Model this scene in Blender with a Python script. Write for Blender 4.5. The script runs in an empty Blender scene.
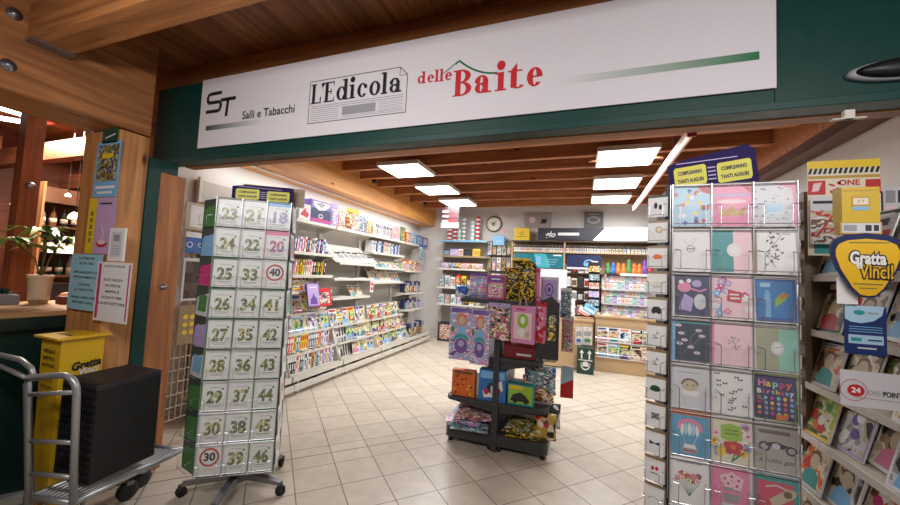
import bpy, bmesh, math, random
from mathutils import Matrix, Vector
PI = math.pi
col = bpy.context.scene.collection
SC = bpy.context.scene
# ------------------------------------------------------------------ camera
CH = 1.55
YAW, PIT, ROL = (math.radians(a) for a in (19.99, 3.38, 2.73)); FPX = 361.1
_f = Vector((-math.sin(YAW)*math.cos(PIT), math.cos(YAW)*math.cos(PIT), math.sin(PIT)))
_r = Vector((math.cos(YAW), math.sin(YAW), 0)); _u = _r.cross(_f)
_r2 = _r*math.cos(ROL)+_u*math.sin(ROL); _u2 = -_r*math.sin(ROL)+_u*math.cos(ROL)
cam_d = bpy.data.cameras.new('camera'); cam = bpy.data.objects.new('camera', cam_d); col.objects.link(cam)
cam_d.sensor_width = 36; cam_d.lens = 36*FPX/900; cam_d.clip_start = .05
cam.matrix_world = Matrix(((_r2.x, _u2.x, -_f.x, 0), (_r2.y, _u2.y, -_f.y, 0), (_r2.z, _u2.z, -_f.z, CH), (0, 0, 0, 1)))
SC.camera = cam
# ------------------------------------------------------------------ world, exposure
w = bpy.data.worlds.new('world'); SC.world = w; w.use_nodes = True
w.node_tree.nodes['Background'].inputs[0].default_value = (1, .93, .88, 1)
w.node_tree.nodes['Background'].inputs[1].default_value = .06
SC.view_settings.view_transform = 'Standard'; SC.view_settings.look = 'None'
SC.view_settings.exposure = 0.0; SC.view_settings.gamma = 1
SC.view_settings.use_curve_mapping = False

# points of the place seen from the camera, on real planes
def ray(px, py):
    return _r2*(px-450) + _u2*(252.5-py) + _f*FPX
def PY(px, py, y):
    d = ray(px, py); t = y/d.y; return Vector((d.x*t, y, CH+d.z*t))
def PX(px, py, x):
    d = ray(px, py); t = x/d.x; return Vector((x, d.y*t, CH+d.z*t))
def PZ(px, py, z):
    d = ray(px, py); t = (z-CH)/d.z; return Vector((d.x*t, d.y*t, z))

# ------------------------------------------------------------------ lights
def area(name, loc, sx, sy, power, color, rot=(0, 0, 0), parent=None):
    l = bpy.data.lights.new(name, 'AREA'); l.shape = 'RECTANGLE'; l.size = sx; l.size_y = sy
    l.energy = power; l.color = color
    o = bpy.data.objects.new(name, l); o.location = loc; o.rotation_euler = rot
    col.objects.link(o)
    if parent: o.parent = parent
    return o
PANELS = [(-2.34, 4.5), (-2.34, 5.68), (-2.34, 6.78), (.45, 4.5), (.45, 5.68), (.45, 6.78)]
for (x, y) in PANELS:
    area('panel_light', (x, y, 2.955), .6, .6, 35, (.97, .98, 1))
area('shelf_tube_light', (-3.62, 5.2, 2.68), .05, 5.0, 15, (1, .98, .96), (0, math.radians(12), 0))
area('added_corridor_light', (-1.4, .1, 2.44), 1.4, .3, 30, (1, .98, .98), (math.radians(62), 0, math.radians(12)))  # unseen lamp, added and tilted to brighten the sign and cards
area('added_corridor_light', (.9, .1, 2.44), 1.4, .3, 24, (1, .98, .98), (math.radians(62), 0, math.radians(5)))  # second unseen lamp added to brighten the shop front
area('bar_light', (-5.2, 2.2, 2.9), 1.6, .4, 230, (1, .86, .72))

# ------------------------------------------------------------------ materials
_M = {}
def lin(c):
    return tuple(((v/255)/12.92 if v/255 <= .04045 else ((v/255+.055)/1.055)**2.4) for v in c)+(1,)
def mat(name, rgb, rough=.55, metal=0, emit=0, spec=.5, coat=0):
    if name in _M: return _M[name]
    m = bpy.data.materials.new(name); m.use_nodes = True; n = m.node_tree.nodes; L = m.node_tree.links
    b = n['Principled BSDF']; c = lin(rgb)
    b.inputs['Base Color'].default_value = c; b.inputs['Roughness'].default_value = rough
    b.inputs['Metallic'].default_value = metal; b.inputs['Specular IOR Level'].default_value = spec
    b.inputs['Coat Weight'].default_value = coat
    if emit: b.inputs['Emission Color'].default_value = c; b.inputs['Emission Strength'].default_value = emit
    else:
        nz = n.new('ShaderNodeTexNoise'); nz.inputs['Scale'].default_value = 14; nz.inputs['Detail'].default_value = 3
        tc = n.new('ShaderNodeTexCoord'); L.new(tc.outputs['Object'], nz.inputs['Vector'])
        mp = n.new('ShaderNodeMapRange'); mp.inputs['To Min'].default_value = max(.02, rough-.08); mp.inputs['To Max'].default_value = min(1, rough+.08)
        L.new(nz.outputs['Fac'], mp.inputs['Value']); L.new(mp.outputs['Result'], b.inputs['Roughness'])
    _M[name] = m; return m
def art(name, cols, scale=30, rough=.35, rnd='voronoi', stretch=(1, 1, 1)):
    """busy printed pattern: constant coloured patches on the object's own coordinates"""
    if name in _M: return _M[name]
    m = bpy.data.materials.new(name); m.use_nodes = True; n = m.node_tree.nodes; L = m.node_tree.links
    b = n['Principled BSDF']; b.inputs['Roughness'].default_value = rough
    tc = n.new('ShaderNodeTexCoord'); oi = n.new('ShaderNodeObjectInfo')
    mu = n.new('ShaderNodeVectorMath'); mu.operation = 'MULTIPLY'; mu.inputs[1].default_value = stretch
    ad = n.new('ShaderNodeVectorMath'); ad.operation = 'ADD'
    sc = n.new('ShaderNodeMath'); sc.operation = 'MULTIPLY'; sc.inputs[1].default_value = 17
    L.new(oi.outputs['Random'], sc.inputs[0]); L.new(tc.outputs['Object'], mu.inputs[0])
    L.new(mu.outputs[0], ad.inputs[0]); L.new(sc.outputs[0], ad.inputs[1])
    if rnd == 'voronoi':
        v = n.new('ShaderNodeTexVoronoi'); v.inputs['Scale'].default_value = scale
        sp = n.new('ShaderNodeSeparateColor'); L.new(ad.outputs[0], v.inputs['Vector']); L.new(v.outputs['Color'], sp.inputs[0]); src = sp.outputs[0]
    else:
        v = n.new('ShaderNodeTexNoise'); v.inputs['Scale'].default_value = scale; v.inputs['Detail'].default_value = 2
        L.new(ad.outputs[0], v.inputs['Vector'])
        mr = n.new('ShaderNodeMapRange'); mr.inputs['From Min'].default_value = .3; mr.inputs['From Max'].default_value = .7
        L.new(v.outputs['Fac'], mr.inputs['Value']); src = mr.outputs['Result']
    r = n.new('ShaderNodeValToRGB'); r.color_ramp.interpolation = 'CONSTANT'
    e = r.color_ramp.elements
    while len(e) < len(cols): e.new(.5)
    for i, c in enumerate(cols): e[i].position = i/len(cols); e[i].color = lin(c)
    L.new(src, r.inputs['Fac']); L.new(r.outputs['Color'], b.inputs['Base Color'])
    _M[name] = m; return m
def wood(name, dark, light, axis='x', rough=.5, plank=0):
    if name in _M: return _M[name]
    m = bpy.data.materials.new(name); m.use_nodes = True; n = m.node_tree.nodes; L = m.node_tree.links
    b = n['Principled BSDF']; tc = n.new('ShaderNodeTexCoord'); mp = n.new('ShaderNodeMapping')
    s = {'x': (.6, 9, 9), 'y': (9, .6, 9), 'z': (9, 9, .6)}[axis]; mp.inputs['Scale'].default_value = s
    nz = n.new('ShaderNodeTexNoise'); nz.inputs['Scale'].default_value = 2.2; nz.inputs['Detail'].default_value = 7; nz.inputs['Distortion'].default_value = .7
    r = n.new('ShaderNodeValToRGB'); r.color_ramp.elements[0].position = .3; r.color_ramp.elements[1].position = .72
    r.color_ramp.elements[0].color = lin(dark); r.color_ramp.elements[1].color = lin(light)
    L.new(tc.outputs['Object'], mp.inputs['Vector']); L.new(mp.outputs[0], nz.inputs['Vector']); L.new(nz.outputs['Fac'], r.inputs['Fac'])
    # knots
    k = n.new('ShaderNodeTexVoronoi'); k.inputs['Scale'].default_value = 2.6
    mk = n.new('ShaderNodeMapping'); mk.inputs['Scale'].default_value = {'x': (.5, 1.4, 1.4), 'y': (1.4, .5, 1.4), 'z': (1.4, 1.4, .5)}[axis]
    L.new(tc.outputs['Object'], mk.inputs['Vector']); L.new(mk.outputs[0], k.inputs['Vector'])
    kr = n.new('ShaderNodeMapRange'); kr.inputs['From Min'].default_value = .03; kr.inputs['From Max'].default_value = .075
    L.new(k.outputs['Distance'], kr.inputs['Value'])
    mx = n.new('ShaderNodeMix'); mx.data_type = 'RGBA'; mx.inputs['A'].default_value = lin(tuple(v*.45 for v in dark))
    L.new(kr.outputs['Result'], mx.inputs['Factor']); L.new(r.outputs['Color'], mx.inputs['B'])
    out = mx.outputs['Result']
    if plank:
        sp = n.new('ShaderNodeSeparateXYZ'); L.new(tc.outputs['Object'], sp.inputs[0])
        ax = {'x': 1, 'y': 0, 'z': 0}[axis]
        d = n.new('ShaderNodeMath'); d.operation = 'DIVIDE'; d.inputs[1].default_value = plank; L.new(sp.outputs[ax], d.inputs[0])
        fr = n.new('ShaderNodeMath'); fr.operation = 'FRACT'; L.new(d.outputs[0], fr.inputs[0])
        fl = n.new('ShaderNodeMath'); fl.operation = 'FLOOR'; L.new(d.outputs[0], fl.inputs[0])
        wn = n.new('ShaderNodeTexWhiteNoise'); wn.noise_dimensions = '1D'; L.new(fl.outputs[0], wn.inputs['W'])
        mr = n.new('ShaderNodeMapRange'); mr.inputs['To Min'].default_value = .75; mr.inputs['To Max'].default_value = 1.12
        L.new(wn.outputs['Value'], mr.inputs['Value'])
        lt = n.new('ShaderNodeMath'); lt.operation = 'LESS_THAN'; lt.inputs[1].default_value = .96; L.new(fr.outputs[0], lt.inputs[0])
        m2 = n.new('ShaderNodeMapRange'); m2.inputs['To Min'].default_value = .35; L.new(lt.outputs[0], m2.inputs['Value'])
        ml = n.new('ShaderNodeMath'); ml.operation = 'MULTIPLY'; L.new(mr.outputs['Result'], ml.inputs[0]); L.new(m2.outputs['Result'], ml.inputs[1])
        vm = n.new('ShaderNodeVectorMath'); vm.operation = 'SCALE'; L.new(out, vm.inputs[0]); L.new(ml.outputs[0], vm.inputs['Scale']); out = vm.outputs[0]
    L.new(out, b.inputs['Base Color']); b.inputs['Roughness'].default_value = rough
    bp = n.new('ShaderNodeBump'); bp.inputs['Strength'].default_value = .15; L.new(nz.outputs['Fac'], bp.inputs['Height']); L.new(bp.outputs[0], b.inputs['Normal'])
    _M[name] = m; return m
def floor_mat():
    m = bpy.data.materials.new('floor_tiles'); m.use_nodes = True; n = m.node_tree.nodes; L = m.node_tree.links
    b = n['Principled BSDF']; tc = n.new('ShaderNodeTexCoord')
    a = math.radians(46.07)
    def math_(op, x, y=None):
        q = n.new('ShaderNodeMath'); q.operation = op
        for i, v in enumerate((x, y)):
            if v is None: continue
            if isinstance(v, (int, float)): q.inputs[i].default_value = v
            else: L.new(v, q.inputs[i])
        return q.outputs[0]
    sp = n.new('ShaderNodeSeparateXYZ'); L.new(tc.outputs['Object'], sp.inputs[0])
    ox, oy = -1.938, 2.638
    x = math_('SUBTRACT', sp.outputs[0], ox); y = math_('SUBTRACT', sp.outputs[1], oy)
    u = math_('ADD', math_('MULTIPLY', x, math.cos(a)), math_('MULTIPLY', y, math.sin(a)))
    v = math_('SUBTRACT', math_('MULTIPLY', y, math.cos(a)), math_('MULTIPLY', x, math.sin(a)))
    uu = math_('DIVIDE', u, .3075); vv = math_('DIVIDE', math_('ADD', v, .18), .316)
    def line(t, wd):
        f = math_('FRACT', math_('ADD', t, 100.5)); return math_('LESS_THAN', math_('ABSOLUTE', math_('SUBTRACT', f, .5)), wd)
    g = math_('MAXIMUM', line(uu, .013), line(vv, .011))
    dk = math_('LESS_THAN', math_('ABSOLUTE', v), .005)
    # every tile a little different
    fu = math_('FLOOR', math_('ADD', uu, 100.0)); fv = math_('FLOOR', math_('ADD', vv, 100.0))
    wn = n.new('ShaderNodeTexWhiteNoise'); cb = n.new('ShaderNodeCombineXYZ'); L.new(fu, cb.inputs[0]); L.new(fv, cb.inputs[1]); L.new(cb.outputs[0], wn.inputs['Vector'])
    nz = n.new('ShaderNodeTexNoise'); nz.inputs['Scale'].default_value = 9; nz.inputs['Detail'].default_value = 6; L.new(tc.outputs['Object'], nz.inputs['Vector'])
    s = math_('ADD', math_('MULTIPLY', wn.outputs['Value'], .25), math_('MULTIPLY', nz.outputs['Fac'], .75))
    r = n.new('ShaderNodeValToRGB'); r.color_ramp.elements[0].position = .3; r.color_ramp.elements[1].position = .75
    r.color_ramp.elements[0].color = lin((192, 180, 162)); r.color_ramp.elements[1].color = lin((212, 201, 184)); L.new(s, r.inputs['Fac'])
    m1 = n.new('ShaderNodeMix'); m1.data_type = 'RGBA'; m1.inputs['B'].default_value = lin((120, 108, 94)); L.new(g, m1.inputs['Factor']); L.new(r.outputs['Color'], m1.inputs['A'])
    m2 = n.new('ShaderNodeMix'); m2.data_type = 'RGBA'; m2.inputs['B'].default_value = lin((88, 80, 72)); L.new(dk, m2.inputs['Factor']); L.new(m1.outputs['Result'], m2.inputs['A'])
    L.new(m2.outputs['Result'], b.inputs['Base Color']); b.inputs['Roughness'].default_value = .33
    bp = n.new('ShaderNodeBump'); bp.inputs['Strength'].default_value = .25; bp.inputs['Distance'].default_value = .003
    L.new(math_('SUBTRACT', 1, g), bp.inputs['Height']); L.new(bp.outputs[0], b.inputs['Normal'])
    return m
def gradient(name, c0, c1, x0, x1):
    m = bpy.data.materials.new(name); m.use_nodes = True; n = m.node_tree.nodes; L = m.node_tree.links
    tc = n.new('ShaderNodeTexCoord'); sp = n.new('ShaderNodeSeparateXYZ'); L.new(tc.outputs['Object'], sp.inputs[0])
    mr = n.new('ShaderNodeMapRange'); mr.inputs['From Min'].default_value = x0; mr.inputs['From Max'].default_value = x1; L.new(sp.outputs[0], mr.inputs['Value'])
    mx = n.new('ShaderNodeMix'); mx.data_type = 'RGBA'; mx.inputs['A'].default_value = lin(c0); mx.inputs['B'].default_value = lin(c1)
    L.new(mr.outputs['Result'], mx.inputs['Factor']); L.new(mx.outputs['Result'], n['Principled BSDF'].inputs['Base Color'])
    return m
def film_mat():
    m = bpy.data.materials.new('clear_film'); m.use_nodes = True; b = m.node_tree.nodes['Principled BSDF']
    b.inputs['Base Color'].default_value = (1, 1, 1, 1); b.inputs['Roughness'].default_value = .12; b.inputs['Alpha'].default_value = .05
    b.inputs['Specular IOR Level'].default_value = 1
    nz = m.node_tree.nodes.new('ShaderNodeTexNoise'); nz.inputs['Scale'].default_value = 24; bp = m.node_tree.nodes.new('ShaderNodeBump'); bp.inputs['Strength'].default_value = .8
    tc = m.node_tree.nodes.new('ShaderNodeTexCoord')
    m.node_tree.links.new(tc.outputs['Object'], nz.inputs['Vector']); m.node_tree.links.new(nz.outputs['Fac'], bp.inputs['Height']); m.node_tree.links.new(bp.outputs[0], b.inputs['Normal'])
    return m

PAL = dict(white=(232, 230, 228), cream=(226, 216, 190), pink=(226, 130, 168), palepink=(236, 200, 206), red=(190, 40, 44), orange=(222, 110, 40), yellow=(232, 196, 40),
           green=(70, 130, 70), darkgreen=(30, 74, 56), mint=(140, 200, 184), teal=(40, 148, 150), blue=(50, 98, 176), skyblue=(120, 180, 222), navy=(32, 40, 84),
           purple=(104, 66, 150), lilac=(178, 160, 206), brown=(110, 76, 50), beige=(196, 180, 150), grey=(150, 150, 152), dark=(44, 42, 46), black=(22, 22, 24),
           gold=(190, 150, 60), olive=(120, 126, 60), kraft=(156, 132, 98), palegrey=(206, 206, 210), lightblue=(170, 206, 228), magenta=(196, 50, 120), lime=(150, 190, 60))
def C(n): return mat('paint_'+n, PAL[n], .45)
CHROME = mat('chrome_wire', (190, 190, 195), .3, .9)
STEEL = mat('brushed_steel', (150, 150, 155), .35, .9)
SHELF = mat('shelf_enamel', (208, 203, 191), .4)
DARKM = mat('dark_enamel', (58, 58, 60), .45)
PAPER = mat('paper_pages', (226, 220, 206), .8)
GREEN = mat('fascia_green', (0, 56, 50), .45)
FILM = film_mat()
LIGHT = mat('lamp_white', (255, 252, 250), .5, emit=6)

# ------------------------------------------------------------------ mesh builder
_text_cache = {}
def text_geo(s, size, bold=0, shear=0, spacing=1):
    k = (s, size, bold, shear, spacing)
    if k in _text_cache: return _text_cache[k]
    cu = bpy.data.curves.new('t', 'FONT'); cu.body = s; cu.size = size; cu.align_x = 'CENTER'; cu.align_y = 'CENTER'
    cu.offset = bold; cu.shear = shear; cu.space_character = spacing; cu.resolution_u = 3; cu.fill_mode = 'FRONT'
    o = bpy.data.objects.new('t', cu); me = bpy.data.meshes.new_from_object(o)
    r = ([(v.co.x, v.co.y) for v in me.vertices], [tuple(p.vertices) for p in me.polygons])
    bpy.data.objects.remove(o); bpy.data.curves.remove(cu); bpy.data.meshes.remove(me)
    _text_cache[k] = r; return r
class MB:
    def __init__(s): s.v = []; s.f = []; s.mi = []; s.ms = []; s.sm = []; s.T = Matrix.Identity(4)
    def mid(s, m):
        if m not in s.ms: s.ms.append(m)
        return s.ms.index(m)
    def add(s, vs, fs, m, smooth=False):
        k = len(s.v); i = s.mid(m)
        s.v += [tuple(s.T @ Vector(p)) for p in vs]
        for f in fs: s.f.append(tuple(k+q for q in f)); s.mi.append(i); s.sm.append(smooth)
    def box(s, x0, y0, z0, x1, y1, z1, m):
        vs = [(x0, y0, z0), (x1, y0, z0), (x1, y1, z0), (x0, y1, z0), (x0, y0, z1), (x1, y0, z1), (x1, y1, z1), (x0, y1, z1)]
        s.add(vs, [(0, 3, 2, 1), (4, 5, 6, 7), (0, 1, 5, 4), (1, 2, 6, 5), (2, 3, 7, 6), (3, 0, 4, 7)], m)
    def hexa(s, pts, m): s.add(pts, [(0, 3, 2, 1), (4, 5, 6, 7), (0, 1, 5, 4), (1, 2, 6, 5), (2, 3, 7, 6), (3, 0, 4, 7)], m)
    def prism(s, pts, d0, d1, m, axis='y'):
        """pts (a,b) polygon extruded along axis"""
        def P(a, b, d): return {'y': (a, d, b), 'x': (d, a, b), 'z': (a, b, d)}[axis]
        n = len(pts); vs = [P(a, b, d0) for a, b in pts]+[P(a, b, d1) for a, b in pts]
        fs = [tuple(range(n)), tuple(range(2*n-1, n-1, -1))]+[(i, (i+1) % n, n+(i+1) % n, n+i) for i in range(n)]
        s.add(vs, fs, m)
    def tube(s, pts, r, m, n=8, closed=False):
        pts = [Vector(p) for p in pts]; N = len(pts); vs = []; fs = []
        for i, p in enumerate(pts):
            a = pts[i-1] if (i or closed) else p; b = pts[(i+1) % N] if (i < N-1 or closed) else p
            t = (b-a).normalized(); up = Vector((0, 0, 1)) if abs(t.z) < .9 else Vector((1, 0, 0))
            e = t.cross(up).normalized(); g = t.cross(e)
            for k in range(n):
                an = 2*PI*k/n; vs.append(tuple(p+(e*math.cos(an)+g*math.sin(an))*r))
        for i in range(N if closed else N-1):
            j = (i+1) % N
            for k in range(n): fs.append((i*n+k, i*n+(k+1) % n, j*n+(k+1) % n, j*n+k))
        if not closed: fs += [tuple(range(n-1, -1, -1)), tuple(range((N-1)*n, N*n))]
        s.add(vs, fs, m, n > 5)
    def lathe(s, prof, c, m, n=20, axis='z'):
        vs = []; fs = []
        for (r, h) in prof:
            for k in range(n):
                a = 2*PI*k/n; p = (r*math.cos(a), r*math.sin(a), h)
                if axis == 'y': p = (p[0], -p[2], p[1])
                if axis == 'x': p = (p[2], p[0], p[1])
                vs.append((c[0]+p[0], c[1]+p[1], c[2]+p[2]))
        for i in range(len(prof)-1):
            for k in range(n): fs.append((i*n+k, i*n+(k+1) % n, (i+1)*n+(k+1) % n, (i+1)*n+k))
        fs += [tuple(range(n-1, -1, -1)), tuple(range((len(prof)-1)*n, len(prof)*n))]
        s.add(vs, fs, m, True)
    # flat print on a face lying in the local xz plane, facing -y (d = height of ink over y)
    jit = 0
    def poly(s, pts, y, m):
        if s.jit: s.jit += 1; y -= s.jit*8e-5
        s.add([(a, y, b) for a, b in pts], [tuple(range(len(pts)))], m)
    def rect(s, x0, z0, x1, z1, y, m): s.poly([(x0, z0), (x1, z0), (x1, z1), (x0, z1)], y, m)
    def disc(s, x, z, rx, rz, y, m, n=16, a0=0, a1=2*PI):
        s.poly([(x+rx*math.cos(a0+(a1-a0)*k/n), z+rz*math.sin(a0+(a1-a0)*k/n)) for k in range(n if a1-a0 > 6 else n+1)], y, m)
    def ring(s, x, z, rx, rz, ix, iz, y, m, n=28, a0=0, a1=2*PI, ox=0):
        vs = []; fs = []
        if s.jit: s.jit += 1; y -= s.jit*8e-5
        for k in range(n+1):
            a = a0+(a1-a0)*k/n; vs += [(x+rx*math.cos(a), y, z+rz*math.sin(a)), (x+ox+ix*math.cos(a), y, z+iz*math.sin(a))]
        for k in range(n): fs.append((2*k, 2*k+1, 2*k+3, 2*k+2))
        s.add(vs, fs, m)
    def stroke(s, pts, wd, y, m):
        for (a, b) in zip(pts, pts[1:]):
            dx, dz = b[0]-a[0], b[1]-a[1]; l = math.hypot(dx, dz) or 1; nx, nz = -dz/l*wd/2, dx/l*wd/2
            s.poly([(a[0]-nx, a[1]-nz), (b[0]-nx, b[1]-nz), (b[0]+nx, b[1]+nz), (a[0]+nx, a[1]+nz)], y, m)
    def text(s, t, x, z, size, y, m, bold=0, shear=0, rot=0, spacing=1, width=None):
        vs, fs = text_geo(t, size, bold, shear, spacing)
        k = 1
        if width and vs:
            w0 = max(v[0] for v in vs)-min(v[0] for v in vs); k = width/w0
        ca, sa = math.cos(rot), math.sin(rot)
        s.add([(x+a*k*ca-b*sa, y, z+a*k*sa+b*ca) for a, b in vs], fs, m)
    def build(s, name, parent=None, loc=(0, 0, 0), rot=(0, 0, 0), bevel=0, subsurf=0):
        me = bpy.data.meshes.new(name); me.from_pydata(s.v, [], s.f)
        for m in s.ms: me.materials.append(m)
        for p, i, sm in zip(me.polygons, s.mi, s.sm): p.material_index = i; p.use_smooth = sm
        me.update()
        o = bpy.data.objects.new(name, me); col.objects.link(o); o.location = loc; o.rotation_euler = rot
        if parent: o.parent = parent; KIDS.setdefault(parent.name, []).append(o)
        if bevel:
            b = o.modifiers.new('b', 'BEVEL'); b.width = bevel; b.segments = 2; b.limit_method = 'ANGLE'
        if subsurf:
            b = o.modifiers.new('s', 'SUBSURF'); b.levels = subsurf; b.render_levels = subsurf
        return o
def tag(o, label=None, cat=None, group=None, kind=None):
    if label: o['label'] = label
    if cat: o['category'] = cat
    if group: o['group'] = group
    if kind: o['kind'] = kind
    return o
def empty(name, loc=(0, 0, 0), rz=0, label=None, cat=None, group=None, rx=0):
    o = bpy.data.objects.new(name, None); o.empty_display_size = .05; col.objects.link(o)
    o.location = loc; o.rotation_euler = (rx, 0, rz); return tag(o, label, cat, group)
def copy_tree(o, parent=None):
    c = o.copy(); col.objects.link(c); c.parent = parent
    for ch in KIDS.get(o.name, []): copy_tree(ch, c)
    return c
KIDS = {}
USED = set()
def place(p, loc, rot, label, group=None):
    """first use takes the prototype itself, later ones a copy"""
    if p.name in USED: o = copy_tree(p)
    else: USED.add(p.name); o = p
    o.location = loc; o.rotation_euler = rot; o['label'] = label
    if group: o['group'] = group
    return o
ORD = ['first', 'second', 'third', 'fourth', 'fifth', 'sixth', 'seventh', 'eighth', 'ninth', 'tenth', 'eleventh', 'twelfth', 'thirteenth', 'fourteenth', 'fifteenth',
       'sixteenth', 'seventeenth', 'eighteenth', 'nineteenth', 'twentieth', 'twenty-first', 'twenty-second', 'twenty-third', 'twenty-fourth', 'twenty-fifth', 'twenty-sixth',
       'twenty-seventh', 'twenty-eighth', 'twenty-ninth', 'thirtieth', 'thirty-first', 'thirty-second', 'thirty-third', 'thirty-fourth', 'thirty-fifth', 'thirty-sixth']
R = random.Random(7)
# ================================================================== structure
def struct(name, m, **k): o = m.build(name, **k); o['kind'] = 'structure'; return o
WOODX = wood('glulam_x', (120, 72, 38), (186, 124, 72), 'x'); WOODY = wood('glulam_y', (120, 72, 38), (186, 124, 72), 'y'); WOODZ = wood('glulam_z', (150, 98, 52), (212, 152, 92), 'z')
WOODYB = wood('glulam_shop', (196, 128, 62), (226, 162, 92), 'y')
BOARD = wood('boards_y', (112, 66, 36), (168, 108, 62), 'y', plank=.14)
JOIST = wood('joist_wood', (150, 88, 52), (196, 130, 84), 'x')
SBOARD = wood('shop_boards', (104, 54, 34), (142, 82, 54), 'x', plank=.2)
WHITE = mat('white_wall', (214, 210, 206), .8)
m = MB(); m.box(-7.2, -3, -.1, 3.2, 8.4, 0, floor_mat()); struct('floor', m)
m = MB(); m.box(-3.95, 1.98, 0, -3.85, 8.3, 3.24, WHITE); struct('wall_left', m)
m = MB(); m.box(-3.95, 8.2, 0, 2.08, 8.3, 3.24, WHITE); struct('wall_back', m)
m = MB(); m.box(1.98, 1.98, 0, 2.08, 8.2, 3.24, WHITE); struct('wall_right', m)
m = MB(); m.box(-3.95, 1.98, 3.24, 2.08, 8.3, 3.3, SBOARD); struct('ceiling', m)
m = MB(); m.box(-3.6, -3, 3.1, 3.2, 1.98, 3.16, BOARD); struct('ceiling_corridor', m)
m = MB(); m.box(-7.2, -3, 3.16, -3.6, 3.9, 3.22, BOARD); struct('ceiling_bar', m)
# corridor behind and around the camera
m = MB(); m.box(-7.2, -3.1, 0, 3.2, -3, 3.2, mat('corridor_wall', (170, 150, 128), .8)); struct('wall_corridor', m)
m = MB(); m.box(3.2, -3, 0, 3.3, 1.98, 3.2, _M['corridor_wall']); struct('wall_corridor_right', m)
# shop joists and beams
JY = [4.0, 4.5, 4.96, 5.49, 6.1, 6.78, 7.5]
for y in JY + [2.5, 3.0, 3.5]:
    m = MB(); m.box(-3.4, y-.04, 3.02, 1.8, y+.04, 3.238, JOIST); tag(m.build('ceiling_joist', bevel=.004), kind='structure')
m = MB(); m.box(-3.85, 1.99, 2.7, -3.4, 8.2, 3.236, WOODYB); struct('trim_left_beam', m, bevel=.006)
m = MB(); m.box(1.8, 1.985, 2.84, 1.84, 8.19, 3.236, JOIST)
m.box(1.8, 1.985, 2.75, 1.97, 8.19, 2.839, wood('dark_edge', (70, 40, 24), (104, 64, 40), 'y')); struct('trim_right_beam', m, bevel=.006)
# front: header beam, green fascia frame, posts
m = MB(); m.box(-3.93, 1.9, 2.55, 3.2, 1.975, 3.098, WOODX); struct('trim_header_beam', m, bevel=.006)
m = MB(); m.box(-2.93, 1.9, 2.28, 3.2, 1.975, 2.549, WOODX); struct('trim_header_board', m, bevel=.004)
m = MB(); m.box(-3.25, 1.855, 2.3, .755, 1.898, 2.922, GREEN); m.box(.755, 1.855, 2.3, 1.9, 1.898, 3.05, GREEN); m.box(-3.25, 1.8, 2.285, 1.9, 1.898, 2.32, GREEN)
struct('trim_green_fascia', m, bevel=.003)
m = MB(); m.box(1.9, 1.855, 2.3, 3.2, 1.898, 3.05, GREEN); struct('trim_green_fascia_end', m)
m = MB(); m.box(-3.33, 1.47, 0, -2.93, 1.65, 2.42, WOODZ); struct('trim_front_post', m, bevel=.006)
m = MB(); m.box(-3.2, 1.652, 0, -2.925, 1.735, 2.284, GREEN); m.box(-3.2, 1.735, 2.2, -2.925, 1.85, 2.284, GREEN); struct('trim_green_jamb', m)
m = MB(); m.box(-3.2, 1.737, 0, -2.93, 1.92, 2.199, wood('jamb_wood', (140, 84, 46), (192, 128, 76), 'z')); struct('trim_wood_jamb', m, bevel=.004)
m = MB(); m.box(-3.93, 1.86, 0, -3.26, 1.97, 2.548, WOODZ); struct('wall_front_left', m)
# corridor beams
m = MB(); m.box(-3.33, -3, 2.43, -2.93, 1.65, 3.098, WOODY)
struct('trim_left_corridor_beam', m, bevel=.008)
m = MB(); m.box(-2.925, 1.0, 2.74, 3.2, 1.17, 3.098, WOODX); struct('trim_cross_beam', m, bevel=.006)
m = MB(); m.box(-2.925, -.4, 2.74, 3.2, -.23, 3.098, WOODX); struct('trim_cross_beam_rear', m, bevel=.006)
# bolts and plate on the left corridor beam
for (px, py, s) in ((8, 65, 'lower'), (14, 14, 'upper')):
    p = PX(px, py, -2.93); m = MB(); m.lathe([(.032, 0), (.032, .006), (.016, .007), (.016, .018)], (0, 0, 0), STEEL, 16, 'x')
    tag(m.build('bolt', loc=p), '%s of the two round steel bolts in the left ceiling beam' % s, 'bolt', 'bolts in the left beam')
p = PX(66, 50, -2.92); m = MB(); m.box(0, -.09, -.012, .08, .09, 0, STEEL)
tag(m.build('bracket', loc=(-2.929, 1.085, 2.738)), 'flat steel bracket plate under the joint of the two ceiling beams', 'bracket')

# ceiling panel lights
for i, (x, y) in enumerate(PANELS):
    e = empty('ceiling_light', (x, y, 3.02), 0, 'square white ceiling light panel, %s on the %s side' % (('nearest the sign', 'middle one', 'farthest back')[i % 3], 'left' if i < 3 else 'right'), 'ceiling light', 'square ceiling light panels')
    m = MB(); m.box(-.31, -.31, -.05, .31, .31, 0, SHELF); m.build('frame', e)
    m = MB(); m.box(-.29, -.29, -.056, .29, .29, -.051, LIGHT); m.build('diffuser', e)
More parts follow.
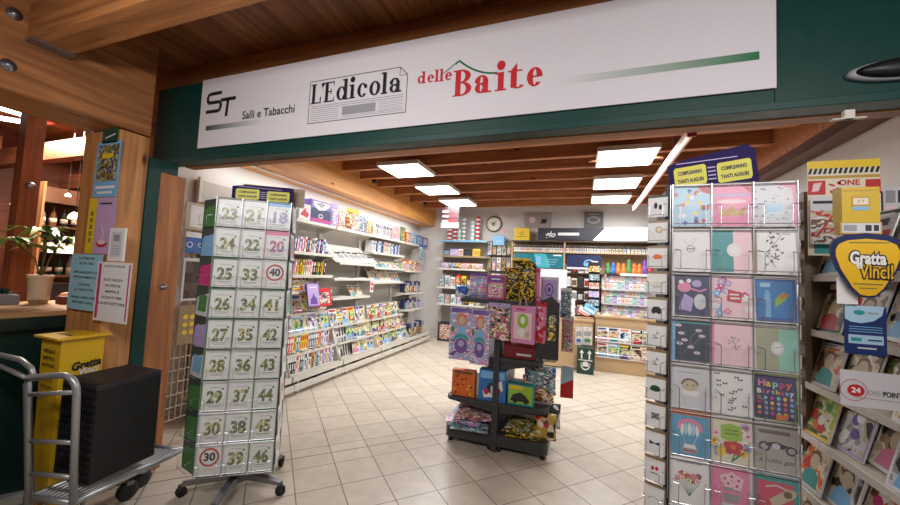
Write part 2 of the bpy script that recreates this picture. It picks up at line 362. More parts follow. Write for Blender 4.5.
# slim sensor / rail under the front row
m = MB(); m.box(.06, 4.42, 2.925, .82, 4.45, 2.945, JOIST); tag(m.build('conduit'), 'thin wooden strip crossing beneath the front right light panel', 'strip')
e = empty('track_light', (.88, 3.6, 2.86), 0, 'long pinkish white tube light running back along the ceiling at right', 'tube light')
m = MB(); m.box(-.03, 0, .01, .03, 3.6, .06, mat('tube_housing', (214, 186, 180), .4)); m.build('housing', e)
m = MB(); m.tube([(-.02, .05, -.008), (-.02, 3.55, -.008)], .014, mat('tube_glow', (255, 225, 215), .4, emit=1.2)); m.build('tube', e)
m = MB(); m.box(-.035, -.02, -.02, .035, .0, .065, mat('red_cap', (170, 40, 50), .4)); m.build('end_cap', e)
for y in (.6, 3.0): 
    m = MB(); m.box(-.01, y, .07, .01, y+.02, .38, STEEL); m.build('hanger', e)
e = empty('wall_tube_light', (-3.62, 5.2, 2.7), 0, 'slim strip light tucked under the left beam above the shelves', 'tube light')
m = MB(); m.box(-.03, -2.5, -.012, .03, 2.5, -.001, SHELF); m.build('housing', e)
for s, x in (('left', -1.4), ('right', .9)):  # housings made up for the two added lamps, out of view
    e = empty('added_corridor_lamp', (x, .1, 3.095), 0, '%s long white lamp housing, unseen, added to light the shop front' % s, 'ceiling light', 'added corridor lamps')
    m = MB(); m.box(-.75, -.23, -.64, .75, -.02, -.5, SHELF); m.build('housing', e)
    for xx in (-.6, .6): m = MB(); m.tube([(xx, -.1, -.5), (xx, -.1, 0)], .008, STEEL, 6); m.build('hanger', e)

# small brackets / camera on beams inside
for i, (px, py, pos) in enumerate(((373, 181, 'near the front light panel'), (424, 203, 'at the far end by the back wall'))):
    p = PX(px, py, -3.39); m = MB(); m.lathe([(.035, 0), (.04, .03), (.03, .06), (.012, .07)], (0, 0, 0), C('black'), 12, 'x'); m.box(0, -.012, 0, .015, .012, .07, C('black'))
    tag(m.build('spotlight', loc=p), 'small black spotlight on the left shop beam %s' % pos, 'spotlight', 'black spots on the left beam')

# ================================================================== shop sign
SGN = empty('shop_sign', (-.98, 1.849, 2.4), 0, 'long white shop sign board reading L\'Edicola delle Baite on the green fascia', 'sign')
SW = mat('sign_white', (222, 216, 220), .4); INK = mat('sign_ink', (30, 30, 36), .5); SRED = mat('sign_red', (196, 34, 44), .5); SGRN = mat('sign_green', (24, 100, 60), .5); SGREY = mat('sign_grey', (150, 150, 156), .5)
m = MB(); m.box(-1.74, -.012, -.005, 1.735, 0, .52, SW); m.build('board', SGN, bevel=.002)
def SP(px, py): p = PY(px, py, 1.83); return (p.x+.98, p.z-2.4)
def glyph(m, ch, x, h, ink, y, W=1.0, heavy=.22, thin=.07):
    """slab / didone style letters, returns advance"""
    xh = h*.68; t = h*heavy; n = h*thin
    def stem(a, z0, z1, serif=(1, 1)):
        m.rect(a, z0, a+t, z1, y, ink)
        if serif[0]: m.rect(a-t*.45, z0, a+t*1.45, z0+n, y, ink)
        if serif[1] == 1: m.rect(a-t*.45, z1-n, a+t*1.45, z1, y, ink)
        if serif[1] == 2: m.poly([(a-t*.5, z1-n*1.2), (a, z1-n*1.2), (a+t*.4, z1-n*1.2), (a+t, z1), (a-t*.5, z1)], y, ink)
    def o(a, z0, z1, w, a0=0, a1=2*PI): m.ring(a+w/2, (z0+z1)/2, w/2, (z1-z0)/2, w/2-t*.95, (z1-z0)/2-n, y, ink, 26, a0, a1)
    a = x+t*.45
    if ch == 'L':
        stem(a, 0, h); m.rect(a, 0, a+h*.62, n, y, ink); m.poly([(a+h*.62-n, 0), (a+h*.62, 0), (a+h*.62, h*.32), (a+h*.55, h*.32)], y, ink); return h*.68
    if ch == "'":
        m.disc(a+t*.2, h*.92, t*.5, t*.5, y, ink); m.poly([(a+t*.7, h*.95), (a-t*.1, h*.68), (a+t*.1, h*.86)], y, ink); return t*1.15
    if ch == 'E':
        stem(a, 0, h); m.rect(a, 0, a+h*.62, n, y, ink); m.rect(a, h-n, a+h*.6, h, y, ink); m.rect(a, h*.48, a+h*.42, h*.48+n, y, ink)
        m.poly([(a+h*.54, 0), (a+h*.62, 0), (a+h*.62, h*.28)], y, ink); m.poly([(a+h*.52, h), (a+h*.6, h), (a+h*.6, h*.74)], y, ink); m.rect(a+h*.38, h*.38, a+h*.43, h*.64, y, ink); return h*.78
    if ch == 'd':
        w = xh*.95; o(a, 0, xh, w, .35, 2*PI-.35); stem(a+w-t*.75, 0, h*1.02, (0, 2)); m.rect(a+w-t*.75, 0, a+w+t*.8, n, y, ink); return w+t*1.5
    if ch == 'i':
        stem(a, 0, xh, (1, 2)); m.disc(a+t*.5, h*.93, t*.72, t*.72, y, ink); return t*2.2
    if ch == 'c':
        w = xh*.9; o(a, 0, xh, w, .75, 2*PI-.6); m.disc(a+w*.84, xh*.74, t*.5, t*.5, y, ink); return w+t*.75
    if ch == 'o': w = xh*.98; o(a, 0, xh, w); return w+t*.8
    if ch == 'l': stem(a, 0, h*1.02, (1, 2)); return t*2.1
    if ch == 'a':
        w = xh*.86; m.rect(a+w-t*.95, n, a+w, xh*.72, y, ink); m.ring(a+w/2, xh*.62, w/2, xh*.38, w/2-t*.9, xh*.38-n, y, ink, 16, 0, PI*.92)
        m.disc(a+t*.45, xh*.7, t*.48, t*.48, y, ink); m.ring(a+w*.46, xh*.29, w*.46, xh*.29, w*.46-t*.9, xh*.29-n, y, ink, 20, .5, 2*PI-.3)
        m.rect(a+w-t*.95, 0, a+w+t*.6, n*1.2, y, ink); return w+t*1.7
    if ch == 'e':
        w = xh*.92; o(a, 0, xh, w, 0, 2*PI-.7); m.rect(a+t*.5, xh*.48, a+w, xh*.48+n, y, ink); return w+t*.75
    if ch == 'B':
        stem(a, 0, h); w = h*.5
        m.ring(a+t, h*.74, w*.9, h*.26, w*.9-t, h*.26-n, y, ink, 16, -PI/2, PI/2); m.ring(a+t, h*.26, w, h*.27, w-t, h*.27-n, y, ink, 16, -PI/2, PI/2); return h*.5+t*1.65
    if ch == 't':
        m.rect(a, n, a+t, xh*1.0, y, ink); m.poly([(a, xh), (a+t, xh), (a+t, xh*1.38)], y, ink); m.rect(a-t*.5, xh-n, a+t*1.9, xh, y, ink)
        m.ring(a+t*1.2, t*.75, t*1.2, t*.75, t*.45, t*.75-n, y, ink, 10, PI, 1.85*PI); return t*2.7
    return h*.3
def word(name, s, p0, p1, h, ink, heavy, thin, lift=0):
    m = MB(); m.jit = 1; x = 0
    for c in s: x += glyph(m, c, x, h, ink, 0, heavy=heavy, thin=thin)
    k = (p1[0]-p0[0])/x; m.v = [(a*k, b, c) for a, b, c in m.v]
    sh = (p1[1]-p0[1])/(p1[0]-p0[0]); m.v = [(a, b, c+a*sh) for a, b, c in m.v]
    return m.build(name, SGN, (p0[0], -.0135, p0[1]))
zb = lambda px, py: SP(px, py)
def flat(p, z): return (p[0], z)
a, b = zb(310, 103), zb(403, 92); zl = (a[1]+b[1])/2
word('lettering', "L'Edicola", (a[0], zl), (b[0], zl), .132, INK, .2, .06)
a, b = zb(416, 86), zb(452, 80); word('lettering', 'delle', (a[0], (a[1]+b[1])/2+.012), (b[0], (a[1]+b[1])/2+.006), .07, SRED, .22, .09)
a, b = zb(452, 96), zb(544, 85); zl2 = (a[1]+b[1])/2
word('lettering', 'Baite', (a[0], zl2), (b[0], zl2), .15, SRED, .25, .055)
m = MB()
f0, f1, f2, f3 = zb(307, 124), zb(405, 111), zb(405, 68), zb(392, 61); f4 = zb(307, 75)
L_, R_, B_, T_ = f0[0], f1[0], (f0[1]+f1[1])/2, f4[1]+.0
T_ = B_+.28; fr = [(L_, B_), (R_, B_), (R_, T_-.05), (R_-.05, T_), (L_, T_), (L_, B_)]
m.stroke(fr, .004, 0, INK); m.stroke([(R_, T_-.05), (R_-.05, T_-.052), (R_-.05, T_)], .003, 0, INK)
W_ = R_-L_
for k in range(2): m.rect(L_+.02, B_+.108-k*.014, R_-.02, B_+.112-k*.014, 0, SGREY)
for k in range(6):
    m.rect(L_+.02, B_+.08-k*.013, L_+W_*.33, B_+.083-k*.013, 0, SGREY)
    if k < 5: m.rect(L_+W_*.74, B_+.08-k*.013, R_-.02, B_+.083-k*.013, 0, SGREY)
m.rect(L_+W_*.37, B_+.03, L_+W_*.71, B_+.085, 0, SGREY)
for k in range(2): m.rect(L_+W_*.37, B_+.012+k*.009, L_+W_*.98, B_+.0145+k*.009, 0, SGREY)
m.build('newspaper_drawing', SGN, (0, -.0132, 0))
m = MB(); c0 = zb(443, 73); c1 = zb(459, 60); c2 = zb(497, 72)
m.stroke([c0, ((c0[0]+c1[0])/2, c0[1]+.03), (c1[0]-.01, c1[1]-.005)], .006, 0, SGRN)
pts = [(c1[0]+(c2[0]-c1[0])*t, c1[1]+(c2[1]-c1[1]+.0)*(1-(1-t)**2)) for t in [i/8 for i in range(9)]]
m.stroke([(c1[0]-.02, c1[1]-.02), c1], .008, 0, SGRN); m.stroke(pts, .01, 0, SGRN); m.build('roof_line', SGN, (0, -.0132, 0))
# ST logo
m = MB(); p = zb(206, 112); q = zb(222, 91); x0, z0 = p; s_ = .026
X0 = x0; X1 = x0+.14; Z0 = z0+.0; Z1 = z0+.135
m.stroke([(X1, Z1), (X0+.02, Z1), (X0, Z1-.018), (X0, Z1-.04), (X0+.01, (Z0+Z1)/2), (X1-.012, (Z0+Z1)/2), (X1, (Z0+Z1)/2-.014), (X1-.004, Z0+.014), (X1-.018, Z0), (X0-.01, Z0)], s_, 0, INK)
m.stroke([(X1-.005, Z1-.058), (X1+.145, Z1-.058)], s_, 0, INK); m.stroke([(X1+.07, Z1-.06), (X1+.062, Z0-.05)], s_, 0, INK)
m.build('logo', SGN, (0, -.0134, 0))
m = MB(); p = zb(267, 112); m.text('Salli e Tabacchi', 0, 0, .082, 0, INK, bold=.0012, width=.47); m.build('lettering', SGN, (p[0], -.0134, p[1]))
m = MB(); p = zb(205, 128); q = zb(300, 117); g = gradient('fade_green', (18, 74, 44), (222, 216, 220), 0, .58)
zc = (p[1]+q[1])/2+.004; m.rect(0, -.018, .6, .018, 0, g); m.build('green_stripe', SGN, (p[0], -.0134, zc))
p = zb(555, 81); q = zb(760, 55); zc = (p[1]+q[1])/2
m = MB(); g = gradient('fade_green_long', (222, 216, 220), (22, 110, 62), 0, q[0]-p[0]); m.rect(0, -.018, q[0]-p[0], .018, 0, g); m.build('green_stripe', SGN, (p[0], -.0134, zc))
# dark lamp and small things on the fascia at right
p = PY(884, 69, 1.82); e = empty('fascia_lamp', (p.x+.06, 1.853, p.z), 0, 'dark oval bulkhead lamp with grey rim on the green fascia', 'lamp')
m = MB(); m.lathe([(.1, 0), (.1, .02), (.09, .03)], (0, 0, 0), C('grey'), 24, 'y'); m.v = [(a*1.6, b, c*.42) for a, b, c in m.v]; m.build('rim', e)
m = MB(); m.lathe([(.088, .03), (.075, .05), (.04, .06)], (0, 0, 0), C('black'), 24, 'y'); m.v = [(a*1.6, b, c*.42) for a, b, c in m.v]; m.build('lens', e)
p = PY(847, 119, 1.79); m = MB(); m.box(-.05, -.01, -.004, .05, .01, .0, SHELF); m.box(-.015, -.012, -.004, .015, .008, .03, SHELF)
tag(m.build('screw_plate', loc=(p.x, 1.785, p.z)), 'small white fitting under the right end of the green fascia', 'fitting')
# pulley bracket at the left of the fascia
p = PY(139, 118, 1.75); e = empty('wall_hook', (p.x, 1.76, p.z), 0, 'pale metal double hook with loops beside the left end of the fascia', 'hook')
m = MB(); m.tube([(-.12, 0, -.02), (.0, -.01, 0), (.1, 0, .01)], .014, SHELF); m.build('bar', e)
for x, z in ((-.1, .03), (-.07, -.05), (.05, .05), (.07, -.03)):
    m = MB(); m.tube([(x+.028*math.cos(t), -.02, z+.034*math.sin(t)) for t in [i*PI/6 for i in range(12)]], .009, SHELF, 6, True); m.build('loop', e)
# ================================================================== left wall shelving
BUSY = [art(n_, [PAL[k] for k in c_], 15, rnd='noise', stretch=(1, 1, 1.6)) for n_, c_ in (('busy_a', ('purple', 'white', 'pink', 'skyblue', 'lilac', 'white')), ('busy_b', ('red', 'white', 'yellow', 'navy', 'orange', 'cream')), ('busy_c', ('blue', 'white', 'teal', 'grey', 'navy', 'white')), ('busy_d', ('green', 'cream', 'olive', 'dark', 'yellow', 'white')), ('busy_e', ('pink', 'palepink', 'magenta', 'white', 'lime', 'pink')), ('busy_f', ('black', 'grey', 'red', 'white', 'gold', 'dark')), ('busy_g', ('black', 'yellow', 'black', 'dark', 'yellow', 'black')), ('busy_h', ('cream', 'brown', 'white', 'beige', 'red', 'palegrey')))]
PH = [art(n_, [PAL[k] for k in c_], 11, rnd='noise') for n_, c_ in (('photo_a', ('brown', 'beige', 'cream', 'kraft', 'dark')), ('photo_b', ('navy', 'skyblue', 'white', 'grey', 'teal')), ('photo_c', ('green', 'lime', 'cream', 'olive', 'darkgreen')), ('photo_d', ('red', 'orange', 'cream', 'beige', 'brown')), ('photo_e', ('dark', 'grey', 'palegrey', 'beige', 'black')))]
PRINT = art('newsprint', [(214, 210, 200), (224, 220, 210), (150, 146, 140), (218, 214, 204), (186, 182, 176)], 46, .8, stretch=(1, 1, 3))
XW = -3.845
BAYS = {0: (2.62, 3.545, [(2.18, .33), (1.75, .33), (1.44, .33), (1.15, .36)]), 1: (3.555, 4.54, [(2.18, .33), (1.75, .33), (1.44, .33), (1.22, .33)]), 2: (4.55, 5.6, [(2.18, .33), (1.4, .34), (1.1, .34)]),
        3: (5.61, 6.85, [(2.18, .33), (1.88, .33), (1.34, .33)]), 4: (6.86, 7.75, [(2.18, .33), (1.58, .36), (1.1, .4), (.75, .42)])}
BAYE = {}
for k, (y0, y1, shs) in BAYS.items():
    e = BAYE[k] = empty('wall_shelving', (XW, y0, 0), 0, '%s bay of white metal wall shelving along the left wall' % ('nearest', 'second', 'third', 'fourth', 'farthest')[k], 'shelf', 'shelving bays of the left wall')
    L = y1-y0
    m = MB(); m.box(0, 0, .2, .02, L, 2.42, mat('shelf_back', (184, 178, 168), .5))
    for i in range(14): m.box(.02, 0, .3+i*.15, .0225, L, .304+i*.15, C('grey'))
    m.build('back_panel', e)
    for yy in (0, L-.03):
        m = MB(); m.box(.021, yy, .02, .06, yy+.03, 2.45, SHELF); m.build('upright', e)
    for z, d in shs:
        m = MB(); m.box(.061, .01, z-.03, d, L-.01, z, SHELF); m.box(d, .01, z-.035, d+.008, L-.01, z+.006, SHELF); m.build('shelf', e)
        for yy in (.012, L-.02):
            m = MB(); m.prism([(.061, z-.032), (d*.9, z-.032), (.061, z-.11)], yy, yy+.006, SHELF, 'y'); m.build('bracket', e)
    m = MB(); m.box(.061, .01, .14, .6, L-.01, .17, SHELF); m.box(.6, .01, .15, .615, L-.01, .215, SHELF); m.build('base_shelf', e)
    m = MB(); m.box(.62, .0, .05, .65, L, .12, SHELF); m.build('bumper_rail', e)
    for yy in (.1, L-.15):
        m = MB(); m.box(.5, yy, 0, .6, yy+.03, .138, SHELF); m.build('foot', e)
# stepped magazine racks on base shelves of bays 0,1,2,3
L90 = PI/2
TIER = [(.54, .2), (.45, .42), (.36, .66), (.27, .9)]
for k in (0, 1, 2, 3):
    y0, y1, _ = BAYS[k]; L = y1-y0-.03
    e = BAYE[k]
    for i, (d, z) in enumerate(TIER[:(4 if k < 2 else 3)]):
        zz = z-.172
        m = MB(); m.box(d-.08, .01, zz-.008, d+.02, L-.01, zz, SHELF); m.tube([(d+.025, .01, zz+.06), (d+.025, L-.01, zz+.06)], .004, CHROME, 5); m.box(d+.02, .01, zz-.012, d+.026, L-.01, zz+.02, SHELF)
        m.build('magazine_tier', e, (0, .015, .172))
    for yy in (.0, L-.008):
        m = MB(); m.prism([(.1, 0), (.56, 0), (.56, .03), (.3, .74 if k < 2 else .5), (.1, .74 if k < 2 else .5)], yy, yy+.008, SHELF, 'y'); m.build('tier_side', e, (0, .015, .172))

def pack(name, w, d, h, mt, front=None, bev=.004):
    """boxed goods with a printed front panel (faces -y)"""
    e = empty(name); m = MB(); m.box(-w/2, 0, 0, w/2, d, h, mt); m.build('carton', e, bevel=bev)
    m = MB(); (front or (lambda m: m.rect(-w*.42, h*.1, w*.42, h*.9, 0, BUSY[0])))(m); m.build('printed_front', e, (0, -.0009, 0)); return e
def puffy(name, w, h, d, mt, hc=None, header=.18):
    """sealed bag: bulging pouch with a card header"""
    e = empty(name); N = 8; vs = []; fs = []
    for sgn in (-1, 1):
        k = len(vs)
        for j in range(N+1):
            for i in range(N+1):
                u, v = i/N*2-1, j/N*2-1; b = max(0, (1-u**4)*(1-v**4))**.6
                wob = .12*math.sin(u*9+v*5+sgn)*b
                vs.append((u*w/2*(1-.04*(1-v*v)), sgn*d/2*(b+wob*.5), h/2+v*h/2))
        for j in range(N):
            for i in range(N):
                a = k+j*(N+1)+i; q = (a, a+1, a+N+2, a+N+1); fs.append(q if sgn < 0 else q[::-1])
    m = MB(); m.add(vs, fs, mt, True); m.build('pouch', e)
    if hc: m = MB(); m.box(-w/2, -.003, h, w/2, .003, h*(1+header), hc); m.disc(0, h*(1+header*.6), w*.05, w*.03, -.0035, C('dark'), 10); m.build('header_card', e)
    return e
# ---- book, magazine, box prototypes, front faces -y, base at z = 0
def book_proto(colr, band, t, h, d):
    e = empty('book'); tag(e, cat='book')
    m = MB(); m.box(-t/2, 0, 0, t/2, .002, h, C(colr)); m.box(-t/2, .002, 0, -t/2+.002, d, h, C(colr)); m.box(t/2-.002, .002, 0, t/2, d, h, C(colr))
    m.rect(-t*.38, h*.62, t*.38, h*.86, -.0006, C(band)); m.rect(-t*.2, h*.2, t*.2, h*.52, -.0006, C(band)); m.build('cover', e)
    m = MB(); m.box(-t/2+.0025, .003, .004, t/2-.0025, d-.004, h-.004, PAPER); m.build('pages', e); return e
BOOKS = [(book_proto(c, b, t, h, .15), t, c) for c, b, t, h in (('white', 'blue', .03, .21), ('teal', 'white', .028, .2), ('purple', 'white', .03, .21), ('cream', 'red', .036, .22), ('blue', 'white', .03, .2), ('dark', 'gold', .034, .215), ('white', 'dark', .04, .22), ('red', 'white', .026, .2),
         ('palegrey', 'black', .03, .21), ('green', 'yellow', .03, .2), ('navy', 'skyblue', .032, .21), ('orange', 'white', .03, .2), ('black', 'white', .034, .21), ('lilac', 'white', .03, .2), ('yellow', 'red', .03, .21), ('pink', 'white', .028, .2))]
def book_row(x, y0, y1, z, n, colours, row, group, lean=.1, scale=1):
    """books stand on a shelf of the left wall, spines into the shop"""
    pick = [b for b in BOOKS if not colours or b[2] in colours]; y = y0
    for i in range(n):
        p, t, cn = R.choice(pick); ln = lean if lean else R.choice((0, 0, .06))
        o = place(p, (x, y+t/2+.002, z+ (t/2+.001)*abs(math.sin(ln))), (0, ln*0, PI/2), '%s book, %s from left, %s' % (cn, ORD[i], row), group)
        o.rotation_euler = (0, 0, PI/2); o.matrix_basis = Matrix.Translation(o.location) @ Matrix.Rotation(-ln, 4, 'X') @ Matrix.Rotation(PI/2, 4, 'Z') @ Matrix.Scale(scale, 4)
        y += (y1-y0)/n
PICS = ['landscape', 'portrait', 'stripe', 'rounds']
def cover(m, w, h, y, base, ink, second, pic, r):
    m.rect(-w/2+.004, .004, w/2-.004, h-.004, y, C(base))
    y -= .0006; m.rect(-w*.42, h*.82, w*.3, h*.94, y, C(ink)); m.rect(-w*.42, h*.77, w*.1, h*.79, y, C(second))
    m.rect(-w*.44, h*.06, w*.44, h*.74, y+.0002, PH[(len(base)+len(ink)+pic) % 5])
    if pic == 0: m.rect(-w*.3, h*.1, w*.34, h*.3, y-.0002, C(base))
    if pic == 9: m.poly([(-w*.44, h*.08), (w*.44, h*.08), (w*.44, h*.4), (w*.2, h*.62), (-w*.05, h*.35), (-w*.2, h*.5), (-w*.44, h*.28)], y, C(second)); m.disc(w*.25, h*.68, w*.08, w*.08, y, C(ink), 10)
    if pic == 1: m.disc(0, h*.5, w*.17, h*.15, y, C('beige'), 14); m.poly([(-w*.32, h*.06), (w*.32, h*.06), (w*.26, h*.28), (w*.08, h*.36), (-w*.08, h*.36), (-w*.26, h*.28)], y, C(second)); m.ring(0, h*.55, w*.2, h*.14, w*.15, h*.08, y-.0004, C('brown'), 12, -.2, PI+.2)
    if pic == 2:
        for k in range(4): m.rect(-w*.42, h*(.1+k*.16), w*(.42-.1*(k % 2)), h*(.2+k*.16), y, C((second, ink)[k % 2]))
    if pic == 3:
        for k in range(5): m.disc(w*r.uniform(-.3, .3), h*r.uniform(.15, .65), w*.13, w*.13, y-.0002*k, C((second, ink, 'white')[k % 3]), 12)
MAGS = []
for i, (b, k, s, pc) in enumerate((('white', 'red', 'skyblue', 1), ('cream', 'black', 'brown', 0), ('yellow', 'red', 'orange', 3), ('white', 'blue', 'pink', 1), ('dark', 'white', 'red', 1), ('skyblue', 'white', 'green', 0), ('red', 'white', 'yellow', 2), ('lilac', 'purple', 'white', 3), ('palegrey', 'navy', 'teal', 1), ('green', 'white', 'cream', 0), ('black', 'yellow', 'purple', 1), ('palepink', 'magenta', 'white', 3), ('blue', 'yellow', 'white', 2), ('white', 'orange', 'olive', 0))):
    m = MB(); m.box(-.095, 0, 0, .095, .006, .265, C('white')); cover(m, .19, .265, -.0006, b, k, s, pc, R); m.box(-.094, .0062, .001, .093, .0066, .264, C(s))
    o = m.build('magazine'); tag(o, cat='magazine'); MAGS.append((o, b, PICS[pc], k))
m = MB(); m.box(-.14, 0, 0, .14, .012, .2, PRINT); m.rect(-.12, .155, .12, .185, -.0008, INK); m.rect(-.12, .07, .0, .14, -.0008, C('grey')); m.rect(.02, .1, .12, .14, -.0008, C('dark'))
NEWS = tag(m.build('newspaper'), cat='newspaper')
def mag_row(xf, y0, y1, z, n, row, group, tilt=-.28, fr=None, scale=1, pr=None):
    y = y0; st = (y1-y0)/n
    for i in range(n):
        p, b, pc, k = R.choice(pr or MAGS); 
        o = place(p, (0, 0, 0), (0, 0, 0), '%s magazine with %s title, %s from left, %s' % (b, k, ORD[i], row), group)
        o.matrix_basis = Matrix.Translation((xf-.004*(i % 3), y+st/2, z+.001)) @ Matrix.Rotation(PI/2, 4, 'Z') @ Matrix.Rotation(tilt, 4, 'X') @ Matrix.Rotation(R.uniform(-.03, .03), 4, 'Y') @ Matrix.Scale(scale, 4); y += st
X = lambda d: XW+d
g = 'books on the upper left shelves'
book_row(X(.26), 3.6, 4.45, 1.751, 18, ('white', 'palegrey', 'teal', 'blue', 'purple', 'navy', 'cream', 'orange', 'pink'), 'upper book shelf of the second bay', g)
book_row(X(.26), 3.6, 4.45, 1.441, 19, ('white', 'palegrey', 'green', 'yellow', 'dark', 'pink', 'black', 'cream'), 'lower book shelf of the second bay', g)
book_row(X(.26), 5.68, 6.75, 1.881, 20, ('white', 'palegrey', 'teal', 'blue', 'navy', 'cream', 'skyblue'), 'middle shelf of the fourth bay', g)
book_row(X(.28), 5.7, 6.3, 2.186, 9, ('white', 'palegrey', 'cream'), 'top shelf of the fourth bay', g, .25, 1.2)
# comic strip tiers: bay 1 bottom tiers
g = 'booklets in the lower tiers of the left wall'
for k in (0, 1):
    y0, y1, _ = BAYS[k]
    book_row(X(.47), y0+.04, y1-.06, .202, 24, None, 'lowest tier of the %s bay' % ('nearest', 'second')[k], g, .05, 1.12)
    book_row(X(.38), y0+.04, y1-.06, .422, 24, ('white', 'red', 'blue', 'orange', 'yellow', 'teal', 'skyblue', 'lilac', 'pink'), 'second tier of the %s bay' % ('nearest', 'second')[k], g, .05, 1.15)
g = 'magazines in the tiers of the left wall'
for k in (0, 1):
    y0, y1, _ = BAYS[k]; nm = ('nearest', 'second')[k]
    mag_row(X(.35), y0+.05, y1-.05, .662, 10, 'third tier of the %s bay' % nm, g)
    mag_row(X(.26), y0+.05, y1-.05, .902, 9, 'top tier of the %s bay' % nm, g, -.2, scale=1.0)
REDM = [q for q in MAGS if q[1] in ('red', 'dark', 'black')]
mag_row(X(.26), 3.62, 4.1, 1.222, 6, 'narrow shelf of the second bay', 'red and dark magazines in the second bay', -.15, scale=.78, pr=REDM)
mag_row(X(.27), 2.7, 3.5, 1.751, 5, 'book shelf of the nearest bay', g, -.15); mag_row(X(.27), 2.7, 3.5, 1.441, 5, 'second shelf of the nearest bay', g, -.15)
mag_row(X(.48), 5.0, 5.55, .202, 4, 'lowest tier of the third bay', g, -.2)
mag_row(X(.39), 4.95, 5.55, .422, 5, 'second tier of the third bay', g, -.2)
mag_row(X(.3), 4.6, 5.55, .662, 6, 'third tier of the third bay', g, -.2)
def fr_castle(m, w, h): m.rect(-w*.45, h*.04, w*.45, h*.96, 0, C('lilac')); m.poly([(-w*.3, h*.1), (w*.3, h*.1), (w*.25, h*.35), (w*.1, h*.42), (0, h*.6), (-w*.1, h*.42), (-w*.25, h*.35)], -.0004, C('purple')); m.rect(-w*.3, h*.8, w*.3, h*.84, -.0004, C('white'))
o = pack('picture_book', .24, .02, .32, C('purple'), lambda m: fr_castle(m, .24, .32)); o.location = (X(.47), 4.02, 1.02); o.rotation_euler = (-.2, 0, L90); tag(o, 'large lilac picture book propped face out above the tiers of the second bay', 'book')
m = MB(); m.box(-.16, 0, 0, .16, .02, .26, C('red')); m.rect(-.12, .04, .12, .2, -.0008, BUSY[5]); o = m.build('magazine', loc=(X(.4), 4.32, 1.0), rot=(-.2, 0, L90)); tag(o, 'dark red magazine propped right of the large lilac picture book', 'magazine')
CB = [q for q in MAGS if q[1] in ('red', 'green', 'yellow', 'dark', 'lilac', 'white', 'skyblue', 'black')]
for i, z in enumerate((.202, .422, .662)): mag_row(X((.48, .39, .3)[i]), 5.68, 6.8, z, 12, '%s tier of the fourth bay' % ('lowest', 'second', 'third')[i], g, -.2, pr=CB)
mag_row(X(.28), 5.1, 5.5, 1.102, 2, 'low shelf of the third bay', g, -.6, scale=.8)
mag_row(X(.28), 5.7, 6.8, 1.342, 9, 'sloping row of the fourth bay', g, -.5, pr=[q for q in MAGS if q[1] in ('white', 'palegrey', 'skyblue', 'cream')])
mag_row(X(.28), 5.7, 6.8, 1.66, 0 or 1, 'the high row of the fourth bay', g, -.5) if 0 else None
# newspapers
m = MB(); m.hexa([(0, 0, .3), (.36, 0, 0), (.36, 1.02, 0), (0, 1.02, .3), (0, 0, .31), (.36, 0, .012), (.36, 1.02, .012), (0, 1.02, .31)], SHELF); m.box(.36, 0, -.005, .368, 1.02, .035, SHELF); m.build('tray', BAYE[2], (.061, .01, 1.62))
for i in range(6):
    o = place(NEWS, (0, 0, 0), (0, 0, 0), 'newspaper on the sloping tray of the third bay, %s from left' % ORD[i], 'newspapers on the sloping tray')
    o.matrix_basis = Matrix.Translation((X(.40), 4.7+i*.155, 1.645+.006*i)) @ Matrix.Rotation(PI/2, 4, 'Z') @ Matrix.Rotation(-.88, 4, 'X') @ Matrix.Rotation((.05, -.08, .1, 0, -.05, .12)[i], 4, 'Y') @ Matrix.Scale(1.4, 4)
m = MB(); m.hexa([(0, 0, .22), (.32, 0, 0), (.32, 1.2, 0), (0, 1.2, .22), (0, 0, .23), (.32, 0, .012), (.32, 1.2, .012), (0, 1.2, .23)], SHELF); m.box(.32, 0, -.005, .328, 1.2, .03, SHELF); m.build('tray', BAYE[3], (.061, .01, 1.58))
for i in range(8):
    p, b, pc, k = MAGS[(0, 8, 5, 0, 1, 3, 13, 9)[i]]
    o = place(p, (0, 0, 0), (0, 0, 0), '%s magazine with %s title, %s from left, fourth bay tray' % (b, k, ORD[i]), 'magazines on the fourth bay tray')
    o.matrix_basis = Matrix.Translation((X(.37), 5.72+i*.14, 1.6+.002*(i % 3))) @ Matrix.Rotation(PI/2, 4, 'Z') @ Matrix.Rotation(-.93, 4, 'X')
for i in range(4):
    o = place(NEWS, (0, 0, 0), (0, 0, 0), 'newspaper lying flat on the %s shelf of the third bay, %s from left' % (('upper', 'upper', 'lower', 'lower')[i], ORD[i % 2]), 'newspapers on the near-empty shelves')
    o.matrix_basis = Matrix.Translation((X(.33), (4.8, 5.3)[i % 2], (1.402, 1.102)[i//2]+.013)) @ Matrix.Rotation(PI/2, 4, 'Z') @ Matrix.Rotation(-PI/2, 4, 'X')
for i in range(5):
    o = place(NEWS, (0, 0, 0), (0, 0, 0), 'newspaper standing in the lowest tiers of the third bay, %s from the near end' % ORD[i], 'newspapers standing in the tiers')
    z, d = ((.202, .49), (.422, .4), (.202, .46), (.422, .38), (.202, .43))[i]
    o.matrix_basis = Matrix.Translation((X(d), 4.66+(i//2)*.1, z+.002)) @ Matrix.Rotation(PI/2, 4, 'Z') @ Matrix.Rotation(-.22, 4, 'X') @ Matrix.Scale(1.15, 4) @ Matrix.Rotation(PI/2, 4, 'Y') @ Matrix.Translation((-.14, 0, -.1))
